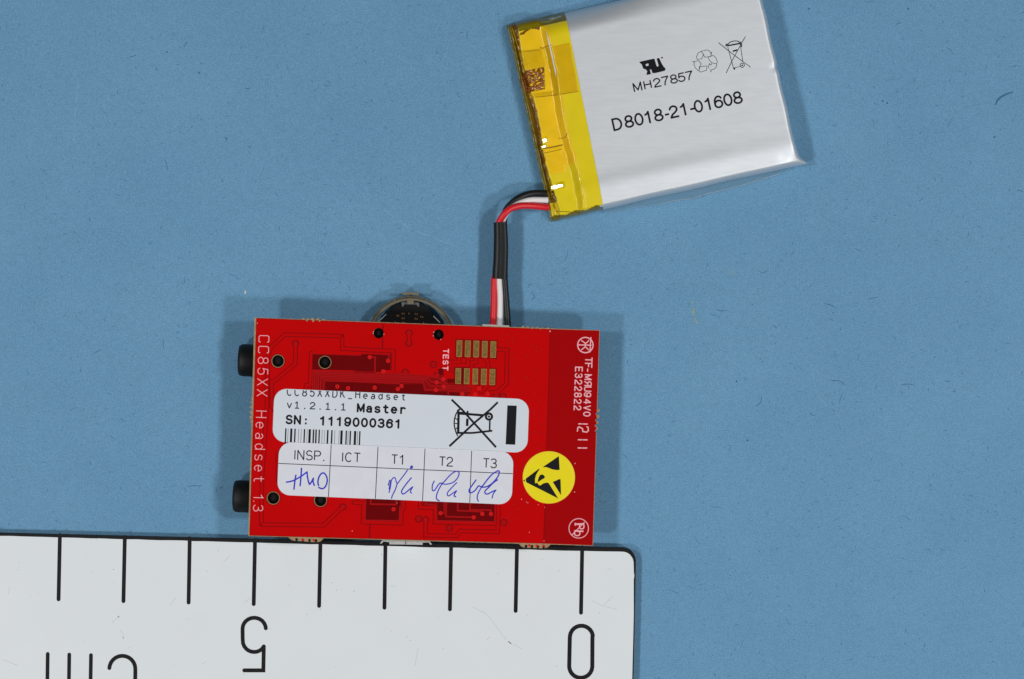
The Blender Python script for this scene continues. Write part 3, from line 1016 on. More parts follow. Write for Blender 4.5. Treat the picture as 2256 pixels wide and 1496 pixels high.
for a, b in bars:
    ty = 731 + (a - 265) * .0385
    xa, xb = 590 + (a + 1) / 7.05, 590 + (b - 1) / 7.05
    y0 = 840 + ty / 7.05
    y1 = min(bot1(xa) + 3, 979 + (xa - 640) * .04)
    bsh.append(poly([(xa + .6, y0), (xb + .6, y0 + .1), (xb - .8, y1), (xa - .8, y1)]))
plate("barcode", bsh, [], BP, T1, None, M['ink'], serial)
bin1 = [stroke(ZH([(740, 285), (900, 440), (1080, 640), (1430, 1025)]), 4.6, 'butt'), stroke(ZH([(1458, 325), (1340, 440), (1100, 640), (705, 1010)]), 4.6, 'butt'),
        stroke(ZH([(850, 500), (1225, 528)]), 5.2, 'butt'), stroke(ZH([(848, 500), (842, 800)]), 5.4), stroke(ZH([(842, 802), (1060, 803), (1360, 770)]), 4.4), stroke(ZH([(1355, 770), (1330, 768), (1334, 590)]), 3.6),
        stroke(ZH([(988, 470), (990, 500), (850, 485), (838, 455), (860, 440)]), 4.2), stroke(smooth2(ZH([(838, 460), (805, 520), (782, 610), (784, 700), (808, 790), (832, 845)])), 2.9),
        stroke(ZH([(985, 580), (980, 695)]), 5.6, 'butt'), annulus(890 + 1320 / 7.05, 840 + 548 / 7.05, 4.2, 9.2, 24), poly(circ(890 + 1320 / 7.05, 840 + 548 / 7.05, 2.6, 12)),
        stroke(ZH([(795, 570), (832, 600)]), 2.2), stroke(ZH([(780, 650), (828, 660)]), 2.2), stroke(ZH([(795, 745), (832, 720)]), 2.2)]
plate("bin_symbol", bin1, [], BP, T1, None, M['ink'], serial)
plate("black_bar", [poly(ZH([(1606, 375), (1752, 379), (1728, 986), (1579, 980)]))], [], BP, T1, None, M['ink'], serial)

LQ2 = [(615.2, 973.2), (1131.8, 995.6), (1127.4, 1112), (610.2, 1090.2)]
insp = plate("inspection_label", [poly(rquad(LQ2, 28))], [], BP, 0.25, 0.04, M['label2'], board, label="white inspection label ruled into columns with blue pen initials")
T2 = 0.256
ZI = lambda p: Z(600, 960, 7.52, p)
ZJ = lambda p: Z(860, 960, 7.05, p)
for a, b, w in (((613.6, 1021), (1129.4, 1043.6), 1.7), ((729.7, 979.9), (723.6, 1094.6), 1.7), ((832.8, 984.4), (827, 1098.9), 1.7), ((936.4, 988.8), (930.9, 1103.3), 1.7), ((1039.1, 993.2), (1034.9, 1107.7), 1.7)):
    plate("grid_line", [stroke([a, b], w, 'butt')], [], BP, T2 + (.002 if w and a[0] < 620 else 0), None, M['gridink'], insp)
hdr = text("INSP.", (648.0, 1013.2), 2.3, 22.6, 2.5, gap=5.0, wide=.98, capstyle='butt')
hdr += text("ICT", (753.2, 1017.8), 2.3, 22.0, 2.5, gap=5.0, wide=.98, capstyle='butt')
hdr += text("T1", (862.4, 1022.8), 2.3, 22.0, 2.5, gap=4.0, wide=.95, capstyle='butt')
hdr += text("T2", (967.6, 1027.2), 2.3, 22.0, 2.5, gap=4.0, wide=.95, capstyle='butt')
hdr += text("T3", (1064.4, 1031.0), 2.3, 22.0, 2.5, gap=4.0, wide=.95, capstyle='butt')
plate("lettering", hdr, [], BP, T2 + .001, None, M['gridink'], insp)
W1 = [ZI(p) for p in ([(235, 768), (280, 762), (360, 738), (480, 670), (575, 600)], [(390, 655), (372, 760), (358, 885)], [(482, 540), (476, 660), (460, 828)],
                      [(575, 600), (582, 680), (605, 780), (625, 800), (680, 705)], [(680, 705), (675, 760), (695, 822)],
                      [(765, 825), (755, 760), (775, 680), (815, 625), (860, 622), (900, 680), (908, 760), (880, 840), (830, 878), (770, 858)])]
W2 = [ZI(p) for p in ([(1945, 735), (1920, 820)], [(1965, 745), (1935, 880)])] + \
     [ZJ(p) for p in ([(-20, 880), (0, 800), (15, 700), (45, 655), (75, 660), (105, 740), (150, 690), (220, 600), (265, 535)], [(320, 515), (315, 490), (332, 470), (342, 490), (318, 512)],
                      [(108, 740), (75, 840), (35, 920), (18, 972)], [(325, 655), (262, 730), (210, 800), (175, 860), (185, 900), (215, 900), (290, 840), (345, 795)], [(348, 795), (310, 868), (330, 890)])]
W3 = [ZJ(p) for p in ([(682, 705), (655, 760), (650, 830), (665, 855), (690, 845), (740, 770), (775, 735), (800, 740), (840, 710), (920, 620), (1000, 560), (1050, 555), (1068, 590), (1040, 660), (975, 725), (880, 752), (800, 748)],
                      [(800, 748), (745, 850), (715, 940), (725, 990), (760, 1010)], [(1030, 730), (960, 800), (890, 880), (885, 915), (905, 935), (960, 900), (1025, 855)], [(1028, 855), (990, 925), (1015, 950)])]
W4 = [ZJ(p) for p in ([(1330, 688), (1270, 770), (1225, 840), (1230, 880), (1265, 882), (1320, 845), (1370, 780), (1420, 790), (1500, 690), (1570, 610), (1640, 560), (1680, 545), (1692, 575), (1660, 650), (1580, 740), (1500, 790), (1430, 800)],
                      [(1665, 685), (1600, 730), (1530, 800), (1470, 860), (1475, 895), (1510, 905), (1580, 870), (1640, 845)], [(1640, 845), (1600, 900), (1580, 968)],
                      [(1420, 795), (1370, 880), (1348, 960), (1365, 1018)])]
for Wd, nm in ((W1, "blue pen letters in first column"), (W2, "blue pen initials under T1"), (W3, "blue pen initials under T2"), (W4, "blue pen initials under T3")):
    plate("handwriting", [stroke(smooth2(p, 5), rnd.uniform(2.4, 2.9) if Wd is not W1 else 3.3) for p in Wd], [], BP, T2 + .004, None, M['pen'], insp, label=nm)

# ---- round yellow sticker
cx, cy = 1209.2, 1051.8
esd = plate("warning_sticker", [poly(circ(cx, cy, 57.6, 64))], [], BP, 0.15, 0.04, M['yellow'], board, wall=M['yellow_rim'], label="round yellow sticker with black triangle and hand")
plate("sticker_rim", [annulus(cx, cy, 56.0, 57.7, 64)], [], BP, 0.158, 0.15, M['yellow_rim'], esd)
rimv, rimf = [], []
for k in range(64):      # pressed ring just inside the edge
    a = 2 * PI * k / 64
    for r, dz in ((50.8, .1515), (51.8, .175), (53.0, .175), (54.0, .1515)):
        rimv.append(BP(cx + r * math.cos(a), cy + r * math.sin(a), dz))
for k in range(64):
    for j in range(3):
        a, b = k * 4 + j, ((k + 1) % 64) * 4 + j
        rimf.append((a, b, b + 1, a + 1))
mk("pressed_ring", rimv, rimf, M['yellow'], esd, True)
sym = [ZF([(640, 258), (650, 432), (620, 436), (560, 428), (520, 412), (480, 398), (435, 398)]),
       ZF([(398, 424), (370, 462), (350, 500), (338, 550), (338, 598), (352, 605), (362, 592), (375, 608), (388, 628), (410, 628), (440, 606), (480, 594), (508, 598), (520, 615), (632, 796), (186, 570), (385, 420)]),
       ZF([(370, 590), (380, 540), (400, 500), (425, 490), (445, 497), (465, 525), (455, 540), (425, 555), (395, 575)]),
       ZF([(562, 584), (590, 575), (640, 552), (656, 548), (662, 560), (668, 755)])]
plate("warning_symbol", [poly(p) for p in sym], [], BP, 0.162, None, M['ink'], esd)

# ---- parts under the board
tilt = 2.15


def jack(px_left, py_mid, px_board):
    R = 2.46
    z = R + 0.02
    org = P(px_board + 30, py_mid + 1.2, z)
    ax = Vector((-math.cos(math.radians(tilt)), math.sin(math.radians(tilt)), 0))
    tip = P(px_left, py_mid, z)
    L = (Vector(tip) - Vector(org)).length
    root = lathe("audio_jack", [(R, -1.0), (R, L - .75), (R * .985, L - .45), (R * .94, L - .2), (R * .86, L - .05), (R * .76, L), (R * .55, L), (R * .52, L - 1.5)], org, ax, M['black'], board, 40)
    # housing under the board
    V = []
    for zz in (0.05, 4.3):
        for (x, y) in ((px_board + 8, py_mid - 38), (px_board + 170, py_mid - 32), (px_board + 167, py_mid + 44), (px_board + 5, py_mid + 38)):
            V.append(P(x, y, zz))
    for i in range(4, 8):
        x, y = ((px_board + 8, py_mid - 38), (px_board + 170, py_mid - 32), (px_board + 167, py_mid + 44), (px_board + 5, py_mid + 38))[i - 4]
        V[i] = BP(x, y, -1.62)
    mk("jack_housing", V, [(0, 3, 2, 1), (4, 5, 6, 7), (0, 1, 5, 4), (1, 2, 6, 5), (2, 3, 7, 6), (3, 0, 4, 7)], M['blackmatte'], root)


jack(526.0, 794.5, 560)
jack(514.5, 1094.0, 549)

# scroll wheel
ZK = lambda p: Z(780, 620, 8.677, p)
wz = 3.1
wc = P(904.5, 750.6, wz)
rk = (D - wz) / D / S
RO, RI = 98.0 * rk, 88.5 * rk
WV, WF, n = [], [], 240
for k in range(n):
    a = 2 * PI * k / n
    tooth = 0.07 if (k % 6) < 3 else 0.0
    for r, z in ((RI, wz - 1.5), (RI, wz - .1), (RI + .1, wz), (RO - .35, wz), (RO - .2 + tooth * .4, wz - .25), (RO + tooth, wz - .5), (RO + tooth, wz - 1.5)):
        WV.append((wc[0] + r * math.cos(a), wc[1] + r * math.sin(a), z))
for k in range(n):
    for j in range(6):
        a, b = k * 7 + j, ((k + 1) % n) * 7 + j
        WF.append((a, b, b + 1, a + 1))
wheel = mk("scroll_wheel", WV, WF, M['ringgrey'], board, label="ribbed grey scroll wheel rim")
WP = lambda x, y, z: P(x, y, z)
plate("wheel_tab", [poly(ZK([(930, 205), (1238, 212), (1238, 268), (1085, 255), (930, 262)]))], [], WP, wz - .2, wz - 1.6, M['ringgrey'], wheel)
plate("wheel_key", [poly(ZK([(1017, 338), (1140, 342), (1136, 440), (1015, 436)]))], [], WP, wz - .05, wz - 1.6, M['ringgrey'], wheel)
for c in ((772, 352), (1385, 365)):
    plate("moulded_dot", [annulus(*ZK([c])[0], 1.5, 3.1, 14)], [], WP, wz + .012, wz - .02, M['claw'], wheel)
plate("hub_claw", [poly(ZK([(905, 400), (1010, 385), (1012, 440), (1140, 444), (1144, 390), (1245, 412), (1245, 485), (1205, 470), (1200, 445), (960, 440), (945, 475), (915, 480)]))], [], WP, wz - .7, wz - 1.4, M['claw'], wheel)
plate("encoder_body", [poly(ZK([(400, 1100), (505, 760), (630, 640), (735, 500), (770, 455), (900, 430), (1290, 430), (1390, 465), (1510, 660), (1625, 780), (1760, 1100)]))], [], WP, wz - 1.0, 0.1, M['blackmatte'], wheel)
for c in ((822, 655), (853, 655), (920, 615), (957, 615), (1050, 614), (1170, 620), (1207, 625), (1274, 675), (1311, 680), (920, 705), (957, 705), (1168, 712), (1205, 715), (790, 780), (930, 785), (960, 790), (1330, 795)):
    x, y = ZK([c])[0]
    plate("contact_pin", [poly(circ(x, y, 1.1, 8, 2.2))], [], WP, wz - .93, wz - 1.05, M['pin'], wheel)
plate("spring_clip", [stroke(ZK([(490, 750), (610, 630)]), 1.4)], [], WP, wz - .9, wz - 1.1, M['steel'], wheel)
plate("spring_clip", [stroke(ZK([(1520, 665), (1640, 785)]), 1.6)], [], WP, wz - .9, wz - 1.1, M['steel'], wheel)
plate("spring_clip", [poly(ZK([(455, 735), (500, 735), (500, 775), (455, 765)]))], [], WP, wz - .9, wz - 1.1, M['steel'], wheel)

# charging socket
usb = plate("charging_socket", [poly(ZC([(380, 300), (742, 310), (740, 590), (382, 585)]))], [], lambda x, y, z: P(x, y, z), 4.0, 2.0, M['steel'], board, bottom=True, label="silver charging socket at the board edge")
plate("socket_lip", [poly(ZC([(300, 300), (822, 312), (822, 560), (843, 585), (826, 590), (806, 566), (740, 566), (735, 576), (390, 572), (380, 562), (318, 554), (296, 578), (280, 574), (302, 545)]))], [], lambda x, y, z: P(x, y, z), 4.12, 4.0, M['steel'], usb, bottom=True)
plate("seam", [stroke(ZC([(553, 555), (560, 566), (556, 582)]), 1.2)], [], lambda x, y, z: P(x, y, z), 4.135, 4.1, M['blackmatte'], usb)
# white wire socket just showing past the upper edge
plate("wire_socket", [poly([(1063, 714.2), (1122, 717.2), (1122, 780), (1061, 778)])], [], lambda x, y, z: P(x, y, z), 3.85, 0.6, M['white'], board, bottom=True)

# ================================================================== THE BATTERY
BA = math.radians(12.75)
UX, UY = math.cos(BA), math.sin(BA)
VX, VY = -math.sin(BA), math.cos(BA)
O = P(1214.5, 486.0, 3.0)


def UV(px, py, z):
    q = P(px, py, z)
    dx, dy = q[0] - O[0], q[1] - O[1]
    return dx * UX + dy * UY, dx * VX + dy * VY


def W(u, v, z):
    return (O[0] + u * UX + v * VX, O[1] + u * UY + v * VY, z)


HT = 4.3
VH = 30.75
UW = 39.0


def sst(a, b, x):
    t = max(0.0, min(1.0, (x - a) / (b - a)))
    return t * t * (3 - 2 * t)


def round_edge(d, r, lo):
    if d >= r:
        return 1.0
    t = 1 - max(0.0, d) / r
    return lo + (1 - lo) * math.sqrt(max(0.0, 1 - t * t))


def top_z(u, v):
    """height of the pouch's upper face"""
    z = HT
    d1, d2, d3 = v, VH - v, UW - u
    z += 0.02 * math.sin(u * .16) * math.sin(v * .2)
    # lower long edge: a faint rise, then a long slope towards the edge
    k = 1 - sst(18, 38, u)
    z += 0.17 * math.exp(-((d1 - 3.6) / 1.35) ** 2) * (0.35 + .65 * k)
    z -= 0.42 * (1 - sst(0.0, 3.2, d1))
    z -= (0.9 + 2.3 * (1 - sst(10, 26, u))) * max(0.0, 1 - max(0.0, d2) / 3.7) ** 2
    z += 0.012 * noise.noise(Vector((u * .25, v * .5, 2.0)))
    return z


def foil_z(u, v):
    z = top_z(u, v)
    f = min(round_edge(v, .75, .18), round_edge(VH - v, .9, .18), round_edge(UW - u, .85, .12))
    return z * f


battery = empty("battery_pack", W(20, 15, 0), "silver foil battery pack with yellow tape along its wired end", "battery")
us = [5.5 + i * .45 for i in range(70)] + [UW - x for x in (2.0, 1.6, 1.2, .95, .75, .6, .45, .32, .2, .1, .04, 0)]
us = sorted(u for u in set(round(u, 4) for u in us) if u <= UW)
vs_ = sorted(set([round(i * VH / 80, 4) for i in range(81)] + [.04, .1, .18, .28, .5, .62, VH - .04, VH - .1, VH - .2, VH - .3, VH - .55]))
fv, ff = [], []


def warp(u, v, z):
    # the sealed corner sticks out as a little point; the end wall has a nick
    du, dv = u - UW, v
    k = math.exp(-((du / 1.5) ** 2 + (dv / 1.3) ** 2))
    u2 = u + 1.15 * k * (1 - .6 * sst(0, 1.6, v)) - 0.2 * math.exp(-((v - 15.2) / .5) ** 2) * sst(UW - 1.2, UW, u) + .06 * math.sin(v * .9) * sst(UW - 2, UW, u)
    v2 = v - .15 * k + .05 * math.sin(u * .5) * (1 - sst(0, 1.2, v))
    z2 = z + (2.1 - z) * .55 * k - .08 * math.exp(-((u - UW + 2.4) / .7) ** 2 - ((v - 1.4) / .6) ** 2)
    z2 -= .14 * math.exp(-((v - 15.2) / .35) ** 2) * sst(UW - 1.8, UW - .6, u)
    return u2, v2, z2


for v in vs_:
    for u in us:
        fv.append(W(*warp(u, v, foil_z(u, v))))
nu = len(us)
for j in range(len(vs_) - 1):
    for i in range(nu - 1):
        a = j * nu + i
        ff.append((a, a + 1, a + nu + 1, a + nu))
# side walls down to the paper, tucked in a little
ring = [(i, 0) for i in range(nu)] + [(nu - 1, j) for j in range(1, len(vs_))] + [(i, len(vs_) - 1) for i in range(nu - 2, -1, -1)]
b0 = len(fv)
for (i, j) in ring:
    p = fv[j * nu + i]
    u, v = us[i], vs_[j]
    q = W(u - (.25 if i == nu - 1 else 0), v + (.3 if j == 0 else -.3 if j == len(vs_) - 1 else 0), 0.02)
    fv.append(q)
for k in range(len(ring) - 1):
    a = ring[k][1] * nu + ring[k][0]
    b = ring[k + 1][1] * nu + ring[k + 1][0]
    ff.append((a, b0 + k, b0 + k + 1, b))
pouch = mk("foil_pouch", fv, ff, M['foil'], battery, True, label="silver foil pouch with printed lettering")


def FP(px, py, dz):
    z = HT
    for _ in range(3):
        u, v = UV(px, py, z)
        z = foil_z(u, v)
    return P(px, py, z + dz)


ZM = lambda p: Z(1270, 60, 5.371, p)
prt = text("MH27857", (1398.4, 203.0), -12.1, 20.6, 2.9, advs=[0, 24.0, 45.2, 64.0, 83.0, 100.4, 118.0], wide=1.15, capstyle='butt')
plate("lettering", prt, [], FP, .012, None, M['ink'], pouch, label="smaller black lettering")
big = text("D8018-21-01608", (1354.2, 289.0), -12.35, 28.4, 4.2, advs=[0, 27.0, 49.5, 70.5, 93.5, 115.0, 127.8, 150.5, 172.0, 183.5, 206.0, 228.5, 250.0, 272.0], wide=.98, capstyle='butt')
plate("lettering", big, [], FP, .012, None, M['ink'], pouch, label="larger black lettering")
ur = [ZM([(742, 412), (760, 405), (885, 378), (918, 372), (960, 530), (900, 545), (885, 500), (868, 502), (882, 555), (828, 565), (832, 545), (838, 520), (820, 500), (790, 490), (782, 470), (775, 445)]),
      ZM([(912, 372), (970, 360), (1005, 490), (1012, 470), (988, 378), (985, 368), (1018, 425), (1055, 480), (1055, 498), (1040, 515), (955, 535), (940, 470)])]
ur[1] = ZM([(905, 375), (922, 370), (950, 462), (965, 466), (972, 452), (948, 372), (978, 362), (1010, 432), (1035, 470), (1056, 490), (1046, 515), (955, 538), (915, 545)])
hole_r = [ZM([(818, 438), (850, 428), (856, 452), (826, 462)])]
plate("recognition_mark", [poly(p) for p in ur] + [stroke(ZM([(1002, 363), (1024, 358)]), 3.0, 'butt')], [poly(p) for p in hole_r], FP, .012, None, M['ink'], pouch)
rc = [[(1430, 380), (1418, 355), (1440, 305), (1475, 285)], [(1475, 285), (1505, 322), (1480, 375), (1430, 380)], [(1475, 285), (1545, 268), (1575, 282), (1590, 305)], [(1498, 318), (1520, 355), (1590, 345), (1602, 285), (1585, 318)],
      [(1560, 360), (1575, 345), (1620, 335), (1650, 360), (1668, 410), (1660, 430)], [(1560, 370), (1600, 422), (1655, 432)], [(1660, 432), (1655, 470), (1625, 498), (1590, 505), (1596, 535), (1560, 470), (1575, 430), (1590, 448), (1600, 432)],
      [(1545, 460), (1540, 510), (1465, 532), (1450, 512)], [(1450, 512), (1462, 468), (1538, 458)], [(1445, 518), (1405, 480), (1390, 440), (1396, 415), (1378, 408), (1445, 396), (1478, 435), (1455, 470), (1450, 512)]]
plate("recycling_symbol", [stroke(ZM(p), 1.15) for p in rc], [], FP, .012, None, M['ink'], pouch)
bn = [([(1680, 182), (1790, 272), (1960, 400), (2062, 474)], 1.5), ([(2000, 108), (1940, 215), (1840, 400), (1772, 542)], 1.5), ([(1780, 220), (1935, 192)], 3.2), ([(1790, 235), (1862, 495)], 1.4), ([(1938, 195), (1968, 405)], 1.4),
      ([(1790, 205), (1815, 178), (1865, 162), (1915, 165), (1938, 190)], 2.0), ([(1850, 285), (1905, 268)], 3.4), ([(1868, 500), (1868, 480), (1935, 465)], 1.2), ([(1768, 228), (1772, 205), (1792, 200)], 2.6), ([(1950, 235), (1958, 212), (1940, 185), (1948, 170)], 2.2)]
bs = [stroke(ZM(p), w, 'butt') for p, w in bn] + [annulus(*ZM([(1962, 450)])[0], 3.9, 5.5, 20), poly(circ(*ZM([(1962, 452)])[0], 1.9, 10)), poly(ZM([(1858, 482), (1880, 478), (1878, 500), (1862, 505)]))]
plate("bin_symbol", bs, [], FP, .012, None, M['ink'], pouch)


# yellow tape over the wired end
def t_edge(v):
    return 8.15 + .9 * v / VH


def step_u(v):
    return 4.35 + .55 * v / VH + .25 * math.sin(v * .33) + .12 * noise.noise(Vector((v * .7, 5, 1)))


def lip_u(v):
    return 1.25 + .2 * math.sin(v * .42 + 1) + .18 * noise.noise(Vector((v * 1.1, 1, 1)))


GLINT_FOLDS = ((2.0, 4.85, 1.05, .5), (1.75, 12.1, .42, .5), (1.35, 11.2, .4, .42))


def tape_z(u, v):
    ed = min(round_edge(v + .12, .95, .12), round_edge(VH + .12 - v, 1.2, .12))
    ts = step_u(v)
    pl = top_z(max(u, 5.6), v) + .07
    ledge = 3.15 + .12 * noise.noise(Vector((u * .5, v * .35, 3)))
    z = ledge + (pl - ledge) * sst(ts - .25, ts + 1.0, u)
    z += .09 * math.exp(-((u - ts - .6) / .5) ** 2)                       # crease along the step
    z += .05 * noise.noise(Vector((u * 1.1, v * .6, 0))) * (1 - sst(ts + .6, ts + 2.2, u))
    z += .015 * noise.noise(Vector((u * 2.3, v * 1.6, 4))) * (1 - sst(ts + .4, ts + 1.6, u))
    z += .07 * noise.noise(Vector((u * .45 + v * .18, v * .3 - u * .2, 6))) * sst(ts, ts + 1.5, u)
    lu = lip_u(v)
    g = 1.75 + .1 * noise.noise(Vector((u * 2.4, v * 1.2, 8)))
    z = g + (z - g) * sst(lu - .1, lu + .14, u)
    z += .5 * math.exp(-((u - .42) / .16) ** 2) * (.7 + .5 * noise.noise(Vector((v * 1.3, 2, 2))))   # the rolled outer film
    z *= .25 + .75 * sst(-.05, .3, u)
    # small folds added and tilted to throw glints from the left-hand lamps
    for (uc, vc, lu2, lv2) in GLINT_FOLDS:
        fu, fvv = u - uc, v - vc
        k = (1 - sst(lu2 * .9, lu2 * 1.2, abs(fu))) * (1 - sst(lv2 * .7, lv2 * 1.1, abs(fvv)))
        z += k * ((3.25 + .33 * fu + (-.0475 if vc < 8 else -.024) * fvv) - z)
    return max(.05, z * ed)


tu = [i * .11 for i in range(85)]
tv = [-.1 + (VH + .2) * j / 260 for j in range(261)]
TV, TF, TM = [], [], []
for v in tv:
    e = t_edge(v)
    for i in range(len(tu)):
        u = e * i / (len(tu) - 1)
        TV.append(W(u + (.12 * noise.noise(Vector((v * 1.2, 0, 9))) if i == 0 else 0), v, tape_z(u, v)))
nt_ = len(tu)
for j in range(len(tv) - 1):
    v = (tv[j] + tv[j + 1]) / 2
    e = t_edge(v)
    lu, ts = lip_u(v), step_u(v)
    for i in range(nt_ - 1):
        a = j * nt_ + i
        u = e * (i + .5) / (nt_ - 1)
        TF.append((a, a + 1, a + nt_ + 1, a + nt_))
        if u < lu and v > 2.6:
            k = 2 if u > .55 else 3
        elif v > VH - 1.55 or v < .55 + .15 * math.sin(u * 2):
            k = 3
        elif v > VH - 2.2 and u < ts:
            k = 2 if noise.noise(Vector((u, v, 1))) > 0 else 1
        elif u < ts + 1.2 and v > 7.6:
            k = 1
        else:
            k = 0
        for (uc, vc, lu2, lv2) in GLINT_FOLDS:
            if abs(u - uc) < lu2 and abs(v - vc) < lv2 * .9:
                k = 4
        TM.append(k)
tape = mk("yellow_tape", TV, TF, [M['tape'], M['tape_amber'], M['tape_edge'], M['tape_dark'], M['tape_glint']], battery, True, TM, label="glossy yellow tape folded over the wired end")


def TP(px, py, dz):
    z = 3.8
    for _ in range(4):
        u, v = UV(px, py, z)
        z = tape_z(max(u, 0), v)
    return P(px, py, z + dz)


def drape(name, quad, nx, ny, dz, m, parent, rough=0.0, label=None, edge=0.03):
    V, F = [], []
    for j in range(ny + 1):
        for i in range(nx + 1):
            s, t = i / nx, j / ny
            a, b = lerp(quad[0], quad[1], s), lerp(quad[3], quad[2], s)
            x, y = lerp(a, b, t)
            r = rough * (noise.noise(Vector((x * .17 + y * .05, y * .2, 0))) + .25 * noise.noise(Vector((x * .5, y * .5, 3))))
            on = 0 if i in (0, nx) or j in (0, ny) else 1
            V.append(TP(x, y, dz * (1 if on else .6) + r * on))
    for j in range(ny):
        for i in range(nx):
            a = j * (nx + 1) + i
            F.append((a, a + nx + 1, a + nx + 2, a + 1))
    return mk(name, V, F, m, parent, True, label=label)


ZN = lambda p: Z(1100, 20, 6.232, p)
ZO = lambda p: Z(1130, 250, 5.984, p)
drape("tape_patch", ZN([(600, 545), (962, 462), (1085, 1135), (780, 1190)]), 40, 60, .05, M['tape_two'], tape, .012, label="second layer of tape across the first")
drape("tape_patch", ZN([(290, 575), (570, 540), (640, 800), (345, 860)]), 24, 24, .05, M['tape_two'], tape, .03, label="second layer of tape on the ledge")
drape("tape_patch", ZN([(410, 1165), (790, 1120), (800, 1178), (420, 1222)]), 24, 8, .05, M['tape_two'], tape, .02, label="second layer of tape on the ledge")
drape("terminal_tab", ZN([(350, 845), (615, 795), (625, 1100), (375, 1150)]), 44, 44, .09, M['copper'], tape, .3, label="brown crinkled solder tab under the tape")
drape("terminal_tab", ZN([(285, 915), (352, 890), (390, 1130), (345, 1140)]), 10, 24, .3, M['copper'], tape, .06, label="brown crinkled solder tab edge")
drape("terminal_tab", ZO([(405, 480), (650, 440), (700, 770), (460, 810)]), 24, 30, .04, M['tape_amber'], tape, .01, label="smooth tab under yellow tape")
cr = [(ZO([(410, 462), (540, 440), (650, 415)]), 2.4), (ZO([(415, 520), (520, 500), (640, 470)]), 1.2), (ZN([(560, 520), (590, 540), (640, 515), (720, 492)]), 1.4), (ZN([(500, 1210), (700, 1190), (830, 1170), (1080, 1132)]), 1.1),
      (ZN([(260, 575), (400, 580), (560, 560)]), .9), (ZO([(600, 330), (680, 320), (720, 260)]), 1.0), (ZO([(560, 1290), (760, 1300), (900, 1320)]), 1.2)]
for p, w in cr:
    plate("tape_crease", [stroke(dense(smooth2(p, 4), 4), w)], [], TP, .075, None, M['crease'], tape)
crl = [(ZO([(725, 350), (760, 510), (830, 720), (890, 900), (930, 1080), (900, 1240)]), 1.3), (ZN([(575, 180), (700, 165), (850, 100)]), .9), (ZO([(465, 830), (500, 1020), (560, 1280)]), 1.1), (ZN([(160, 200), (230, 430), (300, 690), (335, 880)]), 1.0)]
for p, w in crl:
    plate("ridge_highlight", [stroke(dense(smooth2(p, 4), 4), w)], [], TP, .03, None, M['crease_light'], tape)  # highlights along the ridges, painted as lighter lines
# outer film edge: a thin glossy bead down the wired end
bead = [W(.12 + .1 * noise.noise(Vector((v, 3, 3))), v, 2.0 + .3 * noise.noise(Vector((v * .8, 1, 5)))) for v in [i * .5 for i in range(0, 62)]]
tube("film_edge", bead, .085, M['tape_dark'], tape, 8)

# clear film sticking out below the lower long edge
fl, flf = [], []
N = 60
for i in range(N + 1):
    u = 8.2 + (UW - 1.5 - 8.2) * i / N
    wd = .55 + .75 * math.sin(PI * min(1, (i / N) * 1.05)) ** .7 + .12 * math.sin(i * .5) * (i < 35)
    for k in range(5):
        t = k / 4
        fl.append(W(u, .35 - (wd + .3) * t, 1.3 - .75 * t + .03 * math.sin(i * .12) * t))
for i in range(N):
    for k in range(4):
        a = i * 5 + k
        flf.append((a, a + 1, a + 6, a + 5))
mk("clear_film", fl, flf, M['film'], battery, True, label="thin clear film edge along the lower side")
edge_line = [tuple(Vector(fl[i * 5 + 4])) for i in range(18, 58)]
tube("film_bead", edge_line, .035, M['foiledge'], battery, 6)

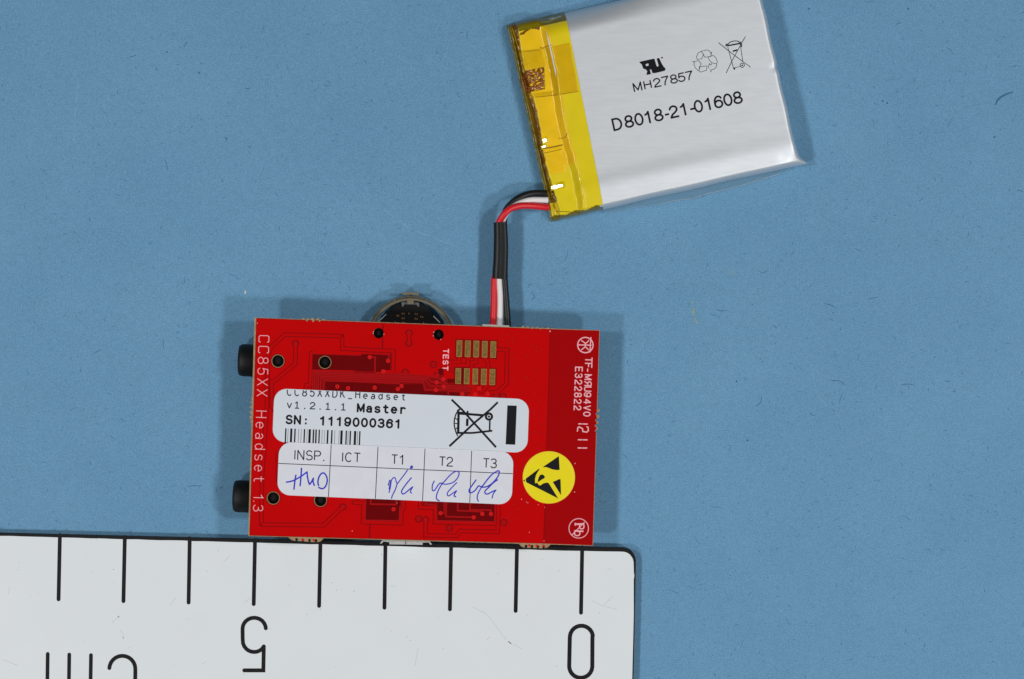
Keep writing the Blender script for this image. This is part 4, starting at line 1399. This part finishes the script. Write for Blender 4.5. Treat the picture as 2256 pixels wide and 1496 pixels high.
# ================================================================== THE WIRES
cable = empty("battery_cable", P(1100, 560, 0), "red white and black battery wires in a black sleeve between board and battery", "cable")
ZQ = lambda x, y, z: P(1040 + x / 4.4, 400 + y / 4.4, z)
r_w = .475
paths = {
    'wire_black': ("black wire", [ZQ(728, 118, 2.3), ZQ(675, 112, 2.3), ZQ(560, 118, 2.5), ZQ(450, 160, 2.7), ZQ(370, 225, 2.6), ZQ(320, 300, 2.5), ZQ(308, 400, 2.6), ZQ(306, 500, 2.9), ZQ(312, 700, 3.0), ZQ(315, 940, 2.9), ZQ(326, 1100, 2.9), ZQ(338, 1260, 2.8), ZQ(346, 1400, 2.6), ZQ(348, 1480, 2.4)]),
    'wire_white': ("white wire", [ZQ(740, 179, 2.4), ZQ(680, 178, 2.4), ZQ(560, 180, 2.6), ZQ(450, 215, 3.0), ZQ(360, 275, 3.2), ZQ(310, 345, 3.1), ZQ(292, 410, 3.0), ZQ(279, 500, 3.0), ZQ(274, 700, 3.0), ZQ(264, 940, 3.0), ZQ(272, 1100, 3.0), ZQ(272, 1240, 2.9), ZQ(268, 1400, 2.6), ZQ(268, 1480, 2.4)]),
    'wire_red': ("red wire", [ZQ(748, 249, 2.6), ZQ(695, 246, 2.6), ZQ(590, 236, 2.9), ZQ(470, 235, 3.4), ZQ(370, 265, 3.8), ZQ(305, 325, 3.8), ZQ(262, 400, 3.3), ZQ(250, 500, 3.05), ZQ(249, 700, 2.9), ZQ(240, 860, 2.9), ZQ(217, 940, 2.92), ZQ(212, 1100, 3.0), ZQ(210, 1240, 3.0), ZQ(200, 1400, 2.6), ZQ(198, 1480, 2.4)]),
}
for key, (lb, pts) in paths.items():
    tube("wire", smooth_path(pts, 7), r_w + (.03 if key != 'wire_white' else -.01), M[key], cable, 14, label=lb)
sl = smooth_path([ZQ(274, 394, 3.2), ZQ(277, 470, 3.15), ZQ(280, 600, 3.1), ZQ(277, 760, 3.05), ZQ(271, 880, 3.0), ZQ(268, 945, 3.0)], 6)
rad = [(1.0 + .16 * math.sin(PI * .5 * i / (len(sl) - 1)) + .012 * math.sin(i * .6)) for i in range(len(sl))]
SV, SF, n = [], [], 24
for i, p in enumerate(sl):
    p = Vector(p)
    t = (Vector(sl[min(i + 1, len(sl) - 1)]) - Vector(sl[max(i - 1, 0)])).normalized()
    side = t.cross(Vector((0, 0, 1))).normalized()
    up = side.cross(t)
    for k in range(n):
        a = 2 * PI * k / n
        ca, sa = math.cos(a), math.sin(a)
        e = (abs(ca) ** 3 + abs(sa) ** 3) ** (-1 / 3)
        h = .74 + .05 * math.sin(3 * ca * 2)
        SV.append(tuple(p + side * (rad[i] * ca * e) + up * (h * sa * e)))
for i in range(len(sl) - 1):
    for k in range(n):
        a, b = i * n + k, i * n + (k + 1) % n
        SF.append((a, b, b + n, a + n))
mk("sleeve", SV, SF, M['sleeve'], cable, True, label="black heat shrink sleeve")

for o in bpy.data.objects:
    if "_loc" in o:
        del o["_loc"]
